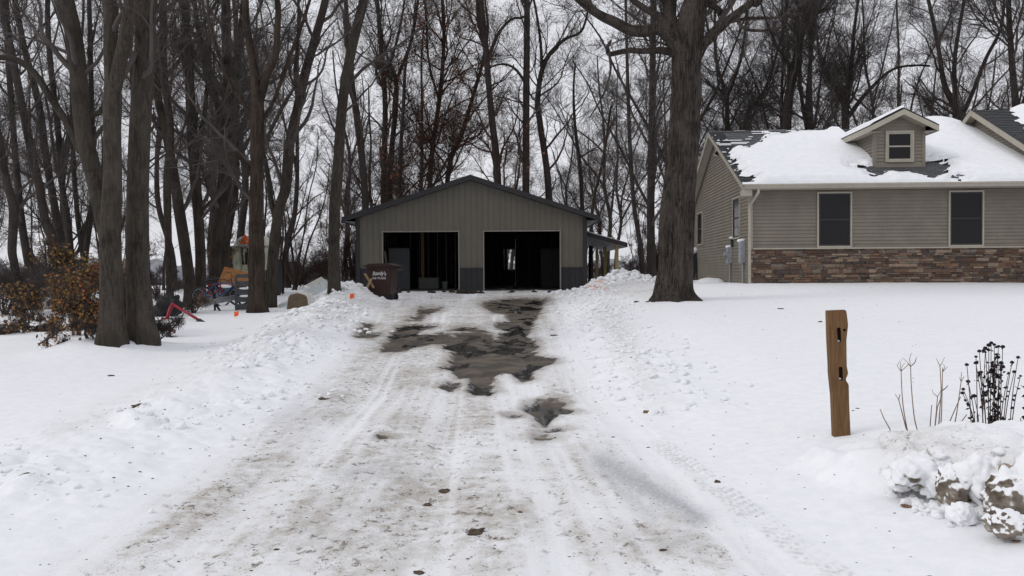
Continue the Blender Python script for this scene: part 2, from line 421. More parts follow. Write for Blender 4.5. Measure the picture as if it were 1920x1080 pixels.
def box(bm, a, b, mat=None, idx=0):
    """axis box from corner a to corner b"""
    xs = (a[0], b[0]); ys = (a[1], b[1]); zs = (a[2], b[2])
    v = [bm.verts.new(((mat @ Vector((x, y, z))) if mat else (x, y, z))) for x in xs for y in ys for z in zs]
    for f in ((0, 1, 3, 2), (4, 6, 7, 5), (0, 4, 5, 1), (2, 3, 7, 6), (0, 2, 6, 4), (1, 5, 7, 3)):
        fc = bm.faces.new([v[i] for i in f]); fc.material_index = idx
    return v

def poly_face(bm, pts, idx=0):
    f = bm.faces.new([bm.verts.new(p) for p in pts]); f.material_index = idx; return f

def prism(bm, pts, d, idx=0):
    """polygon (list of 3d points) pushed along vector d"""
    d = Vector(d); a = [bm.verts.new(p) for p in pts]; b = [bm.verts.new(Vector(p) + d) for p in pts]
    n = len(a)
    fs = [bm.faces.new(a), bm.faces.new(b[::-1])]
    for i in range(n): fs.append(bm.faces.new((a[i], b[i], b[(i + 1) % n], a[(i + 1) % n])))
    for f in fs: f.material_index = idx

def fixn(bm): bmesh.ops.recalc_face_normals(bm, faces=bm.faces[:])

def tube(bm, pts, r, k=8, cap=True, close=False):
    """round bar along a polyline; r a number or a list"""
    P = [Vector(p) for p in pts]; n = len(P); rs = r if isinstance(r, (list, tuple)) else [r] * n
    rings = []; ref = None
    for i in range(n):
        t = (P[(i + 1) % n] - P[i - 1]) if close else (P[min(i + 1, n - 1)] - P[max(i - 1, 0)])
        t.normalize()
        if ref is None: ref = Vector((0, 0, 1)) if abs(t.z) < 0.9 else Vector((1, 0, 0))
        u = t.cross(ref); 
        if u.length < 1e-4: u = t.orthogonal()
        u.normalize(); w = t.cross(u); ref = u.cross(t) if False else ref
        rings.append([bm.verts.new(P[i] + (u * math.cos(a) + w * math.sin(a)) * rs[i]) for a in [2 * math.pi * j / k for j in range(k)]])
    for i in range(n if close else n - 1):
        A, B = rings[i], rings[(i + 1) % n]
        for j in range(k): bm.faces.new((A[j], A[(j + 1) % k], B[(j + 1) % k], B[j]))
    if cap and not close:
        bm.faces.new(rings[0][::-1]); bm.faces.new(rings[-1])

def lathe(bm, prof, k=16, mat=None):
    rings = []
    for r, z in prof:
        rings.append([bm.verts.new((mat @ Vector((r * math.cos(a), r * math.sin(a), z))) if mat else (r * math.cos(a), r * math.sin(a), z)) for a in [2 * math.pi * j / k for j in range(k)]])
    for A, B in zip(rings, rings[1:]):
        for j in range(k): bm.faces.new((A[j], A[(j + 1) % k], B[(j + 1) % k], B[j]))
    bm.faces.new(rings[0][::-1]); bm.faces.new(rings[-1])

def dup(root, loc, rz, label=None, scale=None):
    r = root.copy(); COL.objects.link(r); r.location = loc; r.rotation_euler = (0, 0, rz)
    if label: r['label'] = label
    if scale: r.scale = scale
    for ch in list(root.children):
        c = ch.copy(); COL.objects.link(c); c.parent = r
        for g in list(ch.children):
            d = g.copy(); COL.objects.link(d); d.parent = c
    return r

def blob_arrays(rng, r, sub=2, amp=0.35, flat=0.75):
    bm = bmesh.new(); bmesh.ops.create_icosphere(bm, subdivisions=sub, radius=1)
    V = np.array([v.co[:] for v in bm.verts]); F = np.array([[v.index for v in f.verts] for f in bm.faces]); bm.free()
    o = rng.uniform(0, 50, 3)
    n1 = fbm(V[:, 0] * 1.3 + o[0] + V[:, 2], V[:, 1] * 1.3 + o[1] - V[:, 2] * 0.7, 3, 3)
    n2 = fbm(V[:, 0] * 3 + o[2] - V[:, 2] * 2, V[:, 1] * 3 + V[:, 2] + o[0], 9, 3)
    V = V * (1 + amp * (n1 * 2 + n2))[:, None]
    V = V * np.array([r * rng.uniform(0.8, 1.3), r * rng.uniform(0.8, 1.3), r * flat])
    a = rng.uniform(0, 6.28); c, s = math.cos(a), math.sin(a)
    V = np.stack([V[:, 0] * c - V[:, 1] * s, V[:, 0] * s + V[:, 1] * c, V[:, 2]], 1)
    return V, F
# ------------------------------------------------------------------ ground
def zz(ox, oy, pts, s=3.0): return [(ox + x / s, oy + y / s) for x, y in pts]
BARE = [
 zz(560, 520, [(980,330),(1095,350),(1160,345),(1180,420),(1190,500),(1120,545),(1060,520),(1070,450),(960,420)]),
 zz(560, 520, [(475,420),(500,375),(540,320),(560,285),(620,265),(760,272),(690,292),(660,310),(720,328),(800,318),(870,332),(930,315),(1010,300),(1075,312),(1095,350),(1085,385),(1000,395),(960,420),(890,415),(820,395),(830,370),(760,365),(700,375),(640,390),(560,410)]),
 zz(560, 520, [(880,420),(960,415),(1080,410),(1060,450),(1100,470),(1080,500),(1140,520),(1090,560),(1080,600),(1090,640),(1060,662),(1000,658),(965,640),(985,600),(960,560),(900,555),(880,520),(810,510),(860,490),(870,450)]),
 zz(560, 520, [(1060,140),(1200,122),(1390,125),(1360,160),(1340,200),(1310,260),(1290,300),(1270,330),(1320,360),(1340,390),(1310,410),(1330,440),(1440,465),(1400,490),(1320,520),(1290,540),(1310,570),(1260,575),(1200,530),(1150,535),(1170,490),(1150,460),(1140,420),(1110,380),(1150,350),(1120,330),(1180,300),(1130,280),(1110,260),(1190,240),(1170,200),(1100,190),(1050,160)]),
 zz(560, 520, [(1275,745),(1310,700),(1370,692),(1480,695),(1500,715),(1470,745),(1510,765),(1440,770),(1410,800),(1390,830),(1360,800),(1330,765)]),
 zz(560, 520, [(620,240),(680,210),(700,175),(790,178),(700,205),(680,235)]),
 zz(560, 520, [(335,345),(380,278),(400,275),(380,320),(450,325),(400,340)]),
 zz(560, 520, [(860,295),(920,280),(990,288),(930,300)]),
 zz(560, 520, [(800,620),(850,595),(890,600),(840,625)]),
]
DOTS = [(1018, 819, 13, 3), (1044, 803, 8, 2), (720, 821, 9, 2.5), (965, 778, 9, 2), (1040, 806, 12, 1.5), (1050, 775, 14, 2)]
# soft stains on the packed snow: x0, y0, x1, y1, half width (px), strength
STAIN = [(600,740,700,640,45,.75),(640,760,800,680,60,.8),(700,720,860,640,50,.6),(720,660,820,640,40,.5),(480,830,600,760,35,.45),(330,960,520,860,50,.5),
 (240,1040,420,940,45,.45),(560,900,760,800,70,.45),(620,920,760,850,45,.6),(760,900,880,780,50,.45),(420,1060,640,940,70,.5),(640,1060,830,900,80,.6),(760,980,900,930,60,.8),
 (820,1030,960,960,50,.7),(860,1080,1000,980,60,.35),(760,600,850,560,40,.55),(860,600,960,570,50,.6),(700,580,1050,560,22,.7),(620,720,690,610,30,.7),(700,620,760,580,30,.5),
 (1020,640,1040,560,30,.35),(860,740,900,680,40,.5),(980,820,1060,740,35,.3),(1090,860,1300,980,45,.25),(1220,1000,1320,1040,40,.4),(900,880,1080,900,60,.2),(1020,1000,1200,1040,60,.25),
 (1240,840,1400,990,13,.5),(480,1000,700,1000,90,.3),(100,1060,300,1060,60,.2)]
ICE = [(1130,870,1310,975,25,.95),(1120,880,1230,975,13,.55),(1012,770,1020,820,22,.5),(640,890,740,885,26,.4),(520,790,560,770,24,.3),(880,720,890,680,12,.3),(600,1000,760,880,60,.15),(1240,1010,1310,1030,30,.25),(620,760,560,800,40,.2)]
BANKDIRT = [(740,545,600,610,40,.35),(600,610,400,700,50,.22),(400,700,100,830,40,.15),(1090,545,1220,540,25,.45),(1140,580,1170,660,30,.3),(1170,660,1240,780,24,.15),(1700,890,1920,960,60,.35)]

def capsule(px, py, L, ky):
    out = np.zeros(px.shape)
    for x0, y0, x1, y1, w, s in L:
        ex, ey = x1 - x0, (y1 - y0) * ky
        t = np.clip(((px - x0) * ex + (py - y0) * ky * ey) / (ex * ex + ey * ey + 1e-9), 0, 1)
        d = np.hypot(px - x0 - t * ex, (py - y0) * ky - t * ey)
        out = np.maximum(out, s * np.exp(-(d / w) ** 2))
    return out

def build_ground():
    def grow_out(a, s, end, f=1.22):
        o = []; x = a
        while abs(x) < end: s *= f; x = x + s; o.append(x)
        return o
    xs = np.concatenate([np.array(grow_out(-14.0, -0.1, 420))[::-1], np.arange(-14, -6, 0.07), np.arange(-6, 4.6, 0.022), np.arange(4.6, 15, 0.07), np.array(grow_out(15.0, 0.1, 420))])
    ys = [2.6]
    while ys[-1] < 40: ys.append(ys[-1] * 1.0045)
    ys = np.concatenate([np.array(grow_out(2.6, -0.03, 30))[::-1], np.array(ys), np.array(grow_out(ys[-1], 0.2, 900))])
    X, Y = np.meshgrid(xs, ys); Xf = X.ravel(); Yf = Y.ravel()
    Z = height(Xf, Yf)
    px, py = proj(Xf, Yf, base_h(Xf, Yf))
    n = len(Xf); bare = np.full(n, -4.0); dirt = np.zeros(n); ice = np.zeros(n); paint = np.zeros(n)
    vis = (Yf > 2.5) & (Yf < 40) & (px > -200) & (px < 2200)
    a, b = px[vis], py[vis]
    # bare: signed field in units of a ragged border
    sd = np.full(a.shape, -99.0)
    for P in BARE: sd = np.maximum(sd, poly_sd(a, b, P, 2.6))
    for x, y, rx, ry in DOTS: sd = np.maximum(sd, (1 - np.hypot((a - x) / rx, (b - y) / ry)) * 7)
    inz = (Xf > edge_l(Yf) - 0.4) & (Xf < edge_r(Yf) + 0.4)
    bare[vis] = np.clip(sd / 14.0 + .30, -4, 1.2)
    bare = np.where(inz, bare, -4)
    d = np.clip(1.5 * capsule(a, b, STAIN, 1.6) + capsule(a, b, [(895, 1000, 850, 1010, 40, .6), (830, 920, 800, 945, 36, .7)], 2.0), 0, 1); d2 = capsule(a, b, BANKDIRT, 1.5)
    dirt[vis] = d
    lane = smooth(-0.35, 0.35, Xf - edge_l(Yf)) * (1 - smooth(-0.6, 0.1, Xf - edge_r(Yf)))
    lat = (Xf - edge_l(Yf)) / np.maximum(edge_r(Yf) - edge_l(Yf), .5)
    streak = .5 * fbm(Xf * 2.2 + Yf * 0.1, Yf * 0.35, 131, 3) + .42 * (vnoise(lat * 15, Yf * .10, 301) - .5) + .5 * (vnoise(lat * 46, Yf * .2, 303) - .5) + .3 * (vnoise(lat * 110, Yf * .3, 305) - .5)
    dirt = np.clip(dirt * (1.1 + 2.0 * streak) , 0, 1) * np.where(lane > 0, lane, 0) + np.clip(0.24 + .55 * streak, 0.06, .55) * lane * smooth(2, 4, Yf)
    bd = np.zeros(n); bd[vis] = np.clip(d2 * 1.7, 0, .7); dirt = np.clip(dirt + bd * (1 - lane), 0, 1)
    # tyre tread running off to the right
    tr = np.zeros(n); tr[vis] = capsule(a, b, [(1215, 820, 1480, 1010, 22, 1.0)], 1.0)
    u = (Xf * 0.62 + (-Yf) * 0.78); 
    e0, e1 = ground_at(1215, 818)[:2], ground_at(1500, 1030)[:2]; td = (e1 - e0) / np.linalg.norm(e1 - e0)
    ts = (Xf - e0[0]) * td[0] + (Yf - e0[1]) * td[1]; tp = (Xf - e0[0]) * -td[1] + (Yf - e0[1]) * td[0]; tl = np.linalg.norm(e1 - e0)
    tread = np.zeros(n)
    for off, wd in ((0.0, .11),):
        q = tp - off; chev = np.abs(((ts * 12 + np.abs(q) * 10) % 1) - .5) * 2; rib = np.abs((q * 22) % 1 - .5) * 2
        tread = np.maximum(tread, (1 - smooth(wd * .75, wd, np.abs(q))) * (.2 + .8 * smooth(.4, .7, chev)) * smooth(.15, .35, rib) * smooth(0, .6, ts) * (.25 + .75 * smooth(.3, .55, vnoise(Xf * 5, Yf * 5, 9))))
    tread = tread * (ts < tl + 1) * .5
    ice[vis] = capsule(a, b, ICE, 1.3)
    dirt = dirt * (1 - .8 * np.clip(ice, 0, 1) * (Yf < 7) * (Xf > .3))
    paint[vis] = capsule(a, b, [(1105, 544, 1128, 543, 9, 0.9), (96, 632, 104, 630, 10, .9)], 1.3) * 1.0
    paint = paint * smooth(0.45, 0.6, vnoise(Xf * 14, Yf * 9, 3))
    soft = smooth(-0.5, 0.6, bare)
    Z = Z - 0.03 * soft
    V = np.stack([Xf, Yf, Z], 1)
    nx, ny = len(xs), len(ys)
    i = np.arange(nx * ny).reshape(ny, nx)
    F = np.stack([i[:-1, :-1], i[:-1, 1:], i[1:, 1:], i[1:, :-1]], -1).reshape(-1, 4)
    cx = V[F].mean(1)
    g = (cx[:, 0] > edge_l(cx[:, 1])) & (cx[:, 0] < edge_r(cx[:, 1])) & (cx[:, 1] < 33.9)
    A = {'bare': bare, 'dirt': dirt, 'ice': ice, 'paint': paint, 'tread': tread}
    for nm, Fk in (('driveway', F[g]), ('snow_ground', F[~g])):
        used, inv = np.unique(Fk.ravel(), return_inverse=True)
        o = from_np(nm, V[used], inv.reshape(-1, 4), M['ground'], None, True, {k: v[used] for k, v in A.items()})
        o['kind'] = 'structure'
        o['label'] = 'rutted driveway of packed dirty snow with bare wet patches' if nm == 'driveway' else 'smooth white snow covering the yard on both sides'

# ------------------------------------------------------------------ trees
def tube_batch(P, R, k, rng):
    T = np.gradient(P, axis=1); T /= np.linalg.norm(T, axis=2, keepdims=True) + 1e-9
    m = P[:, -1] - P[:, 0]; m /= np.linalg.norm(m, axis=1, keepdims=True) + 1e-9
    ref = rng.normal(size=m.shape); ref -= (ref * m).sum(1, keepdims=True) * m
    ref /= np.linalg.norm(ref, axis=1, keepdims=True) + 1e-9
    U = np.cross(T, np.broadcast_to(ref[:, None], T.shape)); U /= np.linalg.norm(U, axis=2, keepdims=True) + 1e-9
    W = np.cross(T, U); a = np.arange(k) * 2 * math.pi / k
    V = P[:, :, None] + R[:, :, None, None] * (np.cos(a)[None, None, :, None] * U[:, :, None] + np.sin(a)[None, None, :, None] * W[:, :, None])
    N, n = R.shape
    i = np.arange(N * n * k).reshape(N, n, k); j = np.roll(i, -1, 2)
    F = np.stack([i[:, :-1], j[:, :-1], j[:, 1:], i[:, 1:]], -1).reshape(-1, 4)
    return V.reshape(-1, 3), F

def resample(P, R, step):
    P = np.asarray(P, float); R = np.asarray(R, float)
    # smooth curve through the control points (Catmull-Rom), then even steps
    n = len(P); Q = []; q = []
    for i in range(n - 1):
        p0, p1, p2, p3 = P[max(i - 1, 0)], P[i], P[i + 1], P[min(i + 2, n - 1)]
        for t in np.linspace(0, 1, 8, endpoint=False):
            Q.append(0.5 * (2 * p1 + (p2 - p0) * t + (2 * p0 - 5 * p1 + 4 * p2 - p3) * t * t + (3 * p1 - p0 - 3 * p2 + p3) * t ** 3)); q.append(R[i] + (R[i + 1] - R[i]) * t)
    Q.append(P[-1]); q.append(R[-1]); Q = np.array(Q); q = np.array(q)
    s = np.concatenate([[0], np.cumsum(np.linalg.norm(np.diff(Q, axis=0), axis=1))])
    m = max(4, int(s[-1] / step)); t = np.linspace(0, s[-1], m)
    return np.stack([np.interp(t, s, Q[:, c]) for c in range(3)], 1), np.interp(t, s, q)

def spawn(P, R, L, idx, t, ang, length, rr, npts, wig, up, rng, rmin, rmax=9):
    """children of the branches idx at relative positions t"""
    n = P.shape[1]; f = t * (n - 1); i0 = np.minimum(f.astype(int), n - 2); w = (f - i0)[:, None]
    p = P[idx, i0] * (1 - w) + P[idx, i0 + 1] * w
    T = P[idx, i0 + 1] - P[idx, i0]; T /= np.linalg.norm(T, axis=1, keepdims=True) + 1e-9
    r0 = (R[idx, i0] * (1 - w[:, 0]) + R[idx, i0 + 1] * w[:, 0])
    q = rng.normal(size=T.shape); q -= (q * T).sum(1, keepdims=True) * T; q /= np.linalg.norm(q, axis=1, keepdims=True) + 1e-9
    d = np.cos(ang)[:, None] * T + np.sin(ang)[:, None] * q
    r = np.clip(r0 * rr, rmin, rmax)
    Q = np.empty((len(p), npts, 3)); Q[:, 0] = p; st = length / (npts - 1)
    for k in range(1, npts):
        d = d + rng.normal(size=d.shape) * wig; d[:, 2] += up
        d /= np.linalg.norm(d, axis=1, keepdims=True) + 1e-9
        Q[:, k] = Q[:, k - 1] + d * st[:, None]
    tt = np.linspace(0, 1, npts)[None]
    RR = np.maximum(r[:, None] * (1 - 0.72 * tt), rmin * 0.8)
    return Q, RR, length

def crown_arrays(stems, rng, dens=1.0, zmin=2.0, l1=3.4, rmin=0.006, cull=None, levels=4, ang=(0.6, 1.1), up=0.10, wig=0.2, low=0.0):
    """limbs and twigs for a list of (P, R) stems in world space"""
    m = 28; SP = []; SR = []; SL = []
    for P, R in stems:
        s = np.concatenate([[0], np.cumsum(np.linalg.norm(np.diff(P, axis=0), axis=1))]); t = np.linspace(0, s[-1], m)
        SP.append(np.stack([np.interp(t, s, P[:, c]) for c in range(3)], 1)); SR.append(np.interp(t, s, R)); SL.append(s[-1])
    SP = np.array(SP); SR = np.array(SR); SL = np.array(SL); zb = SP[:, 0, 2].min()
    def keep(Q):
        if cull is None: return np.ones(len(Q), bool)
        c = Q.mean(1); a, b = proj(c[:, 0] + cull[0], c[:, 1] + cull[1], c[:, 2] + cull[2])
        return (b > -140) & (a > -240) & (a < 2160)
    out = []
    idx = np.repeat(np.arange(len(SP)), np.maximum(1, (SL * 1.5 * dens)).astype(int)); t = rng.uniform(0.02, 1, len(idx)) ** 0.85
    f = (t * (m - 1)).astype(int); z = SP[idx, f, 2] - zb
    ok = z > zmin * rng.uniform(0.7, 1.2, len(idx)); idx, t = idx[ok], t[ok]
    if len(idx) == 0: return None
    r0 = SR[idx, (t * (m - 1)).astype(int)]
    ln = l1 * rng.uniform(0.4, 1.15, len(idx)) * np.clip(r0 / 0.1, 0.45, 1.3)
    Q1 = spawn(SP, SR, SL, idx, t, rng.uniform(ang[0], ang[1], len(idx)), ln, rng.uniform(.25, .5, len(idx)), 10, wig * 0.85, up, rng, rmin * 2, 0.075)
    k = keep(Q1[0]); Q1 = tuple(q[k] for q in Q1); out.append((Q1[0], Q1[1], 5))
    cur = Q1
    for lv, (nc, lf, rr, npts, sides) in enumerate(((6.0, 0.52, 0.46, 7, 4), (5.6, 0.52, 0.52, 5, 3), (5.6, 0.6, 0.6, 4, 3))):
        if lv + 2 > levels or len(cur[0]) == 0: break
        cnt = rng.poisson(nc * (dens if lv == 0 else 1.0) * np.clip(cur[2] / cur[2].mean(), 0.4, 2.0))
        idx = np.repeat(np.arange(len(cur[0])), cnt)
        if len(idx) == 0: break
        t = rng.uniform(0.12, 1.0, len(idx))
        ln = cur[2][idx] * lf * (1.15 - 0.6 * t) * rng.uniform(0.55, 1.35, len(idx))
        nx = spawn(cur[0], cur[1], cur[2], idx, t, rng.uniform(0.4, 1.0, len(idx)), np.maximum(ln, 0.1), rr, npts, wig, up * 0.5, rng, rmin)
        k = keep(nx[0]); nx = tuple(q[k] for q in nx)
        out.append((nx[0], nx[1], sides)); cur = nx
    return out

def leaf_quads(C, rng, size, droop=0.5):
    n = len(C); a = rng.normal(size=(n, 3)); a[:, 2] -= droop; a /= np.linalg.norm(a, axis=1, keepdims=True)
    b = np.cross(a, rng.normal(size=(n, 3))); b /= np.linalg.norm(b, axis=1, keepdims=True) + 1e-9
    s = size * rng.uniform(0.6, 1.4, (n, 1)); c = np.cross(a, b)
    V = np.stack([C, C + a * s * .5 + b * s * .32 + c * s * .1, C + a * s, C + a * s * .5 - b * s * .32 - c * s * .05], 1).reshape(-1, 3)
    return V, np.arange(n * 4).reshape(-1, 4)

def trunk_arrays(P, R, rng, sides, furrow=0.06, flare=0.5, lobes=5, ground=None, fh=0.28, knots=0.0):
    n = len(P); T = np.gradient(P, axis=0); T /= np.linalg.norm(T, axis=1, keepdims=True)
    U = np.cross(T, np.array([0.05, 1, 0.02])); U /= np.linalg.norm(U, axis=1, keepdims=True); W = np.cross(T, U)
    a = np.arange(sides) * 2 * math.pi / sides; s = np.concatenate([[0], np.cumsum(np.linalg.norm(np.diff(P, axis=0), axis=1))])
    A, S = np.meshgrid(a, s); o = rng.uniform(0, 90)
    per = np.cos(A) * 3.0; per2 = np.sin(A) * 3.0
    k = 1 + 0.09 * 2 * fbm(per * .5 + o, per2 * .5 + S * .35, 3, 2)
    k += furrow * 2 * fbm(np.abs(A - math.pi) * sides / 8 + o + 0.6 * fbm(A, S * 2, 5, 2), S * 1.1 + o, 7, 3)
    if knots: k += knots * np.clip(fbm(per + o, per2 + S * 1.6, 31, 2) - .12, 0, 1)
    if ground is not None:
        hgt = P[:, 2][:, None] - ground
        e = np.exp(-np.clip(hgt, 0, 9) / fh)
        k += flare * e * (0.22 + 0.95 * np.clip(np.cos(A * lobes + o + 1.5 * np.sin(A * 2 + o)), 0, 1) ** 1.6 * (0.45 + 1.1 * vnoise(A * 1.3 + o, 0 * A, 5)))
        k += 0.16 * flare * np.exp(-np.clip(hgt, 0, 9) / (fh * 3.5))
    rr = R[:, None] * k
    V = P[:, None] + rr[..., None] * (np.cos(A)[..., None] * U[:, None] + np.sin(A)[..., None] * W[:, None])
    i = np.arange(n * sides).reshape(n, sides); j = np.roll(i, -1, 1)
    F = np.stack([i[:-1], j[:-1], j[1:], i[1:]], -1).reshape(-1, 4)
    return V.reshape(-1, 3), F

def merge(L):
    V = []; F = []; o = 0
    for v, f in L: V.append(v); F.append(f + o); o += len(v)
    return np.concatenate(V), np.concatenate(F)

def assemble(name, label, cat, base, stems, rng, bark, twig, group=None, sides=10, step=0.22, furrow=0.05, flare=0.5, leaves=None, leafmat='leaf_red', cull=True, lobes=5, fh=0.28, knots=0.0, ground=None, **kw):
    root = thing(name, label, cat, base, 0, group)
    b = np.array(base); L = []
    gnd = base[2] if ground is None else ground
    for i, (P, R) in enumerate(stems):
        Pr, Rr = resample(P, R, step)
        L.append(trunk_arrays(Pr - b, Rr, rng, sides if i == 0 else max(6, int(sides * .8)), furrow, flare, lobes, (gnd - b[2]) if i == 0 else None, fh, knots))
    from_np('trunk', *merge(L), M[bark], root)
    st = [resample(P, R, 0.4) for P, R in stems]
    out = crown_arrays([(P - b, R) for P, R in st], rng, cull=tuple(b) if cull else None, **kw)
    if out:
        parts = [tube_batch(Q, RR, k, rng) for Q, RR, k in out if len(Q)]
        if parts: from_np('crown', *merge(parts), M[twig], root)
        if leaves and len(out) > 2:
            C = np.concatenate([q[0][:, 1:].reshape(-1, 3) for q in out[2:]])
            cl = fbm(C[:, 0] * .9 + b[0], C[:, 2] * .9 + C[:, 1], 77, 2)
            p = np.clip(cl + 0.12, 0.01, 1); p /= p.sum()
            C = C[rng.choice(len(C), min(leaves, len(C)), p=p, replace=False)]
            from_np('leaves', *leaf_quads(C, rng, 0.13), M[leafmat], root)
    return root

def px_stem(pts, Y, extend=0, rng=None, dY=0.0, lean=0.0):
    P = []; R = []
    n = len(pts)
    for i, (x, y, w) in enumerate(pts):
        yy = Y + dY * i / max(1, n - 1); P.append(at(x, y, yy)); R.append(w * 0.5 / FPX * yy)
    P = np.array(P); R = np.array(R)
    if extend:
        d = P[-1] - P[-2]; d /= np.linalg.norm(d); d = d * .5 + np.array([0, 0, .6]); d /= np.linalg.norm(d)
        q = P[-1]; r = R[-1]; k = max(2, int(extend / 1.5)); ex = []; er = []
        for i in range(k):
            d = d + rng.normal(size=3) * 0.09; d /= np.linalg.norm(d); q = q + d * extend / k; ex.append(q); er.append(max(0.02, r * (1 - 0.8 * (i + 1) / k)))
        P = np.concatenate([P, ex]); R = np.concatenate([R, er])
    return P, R
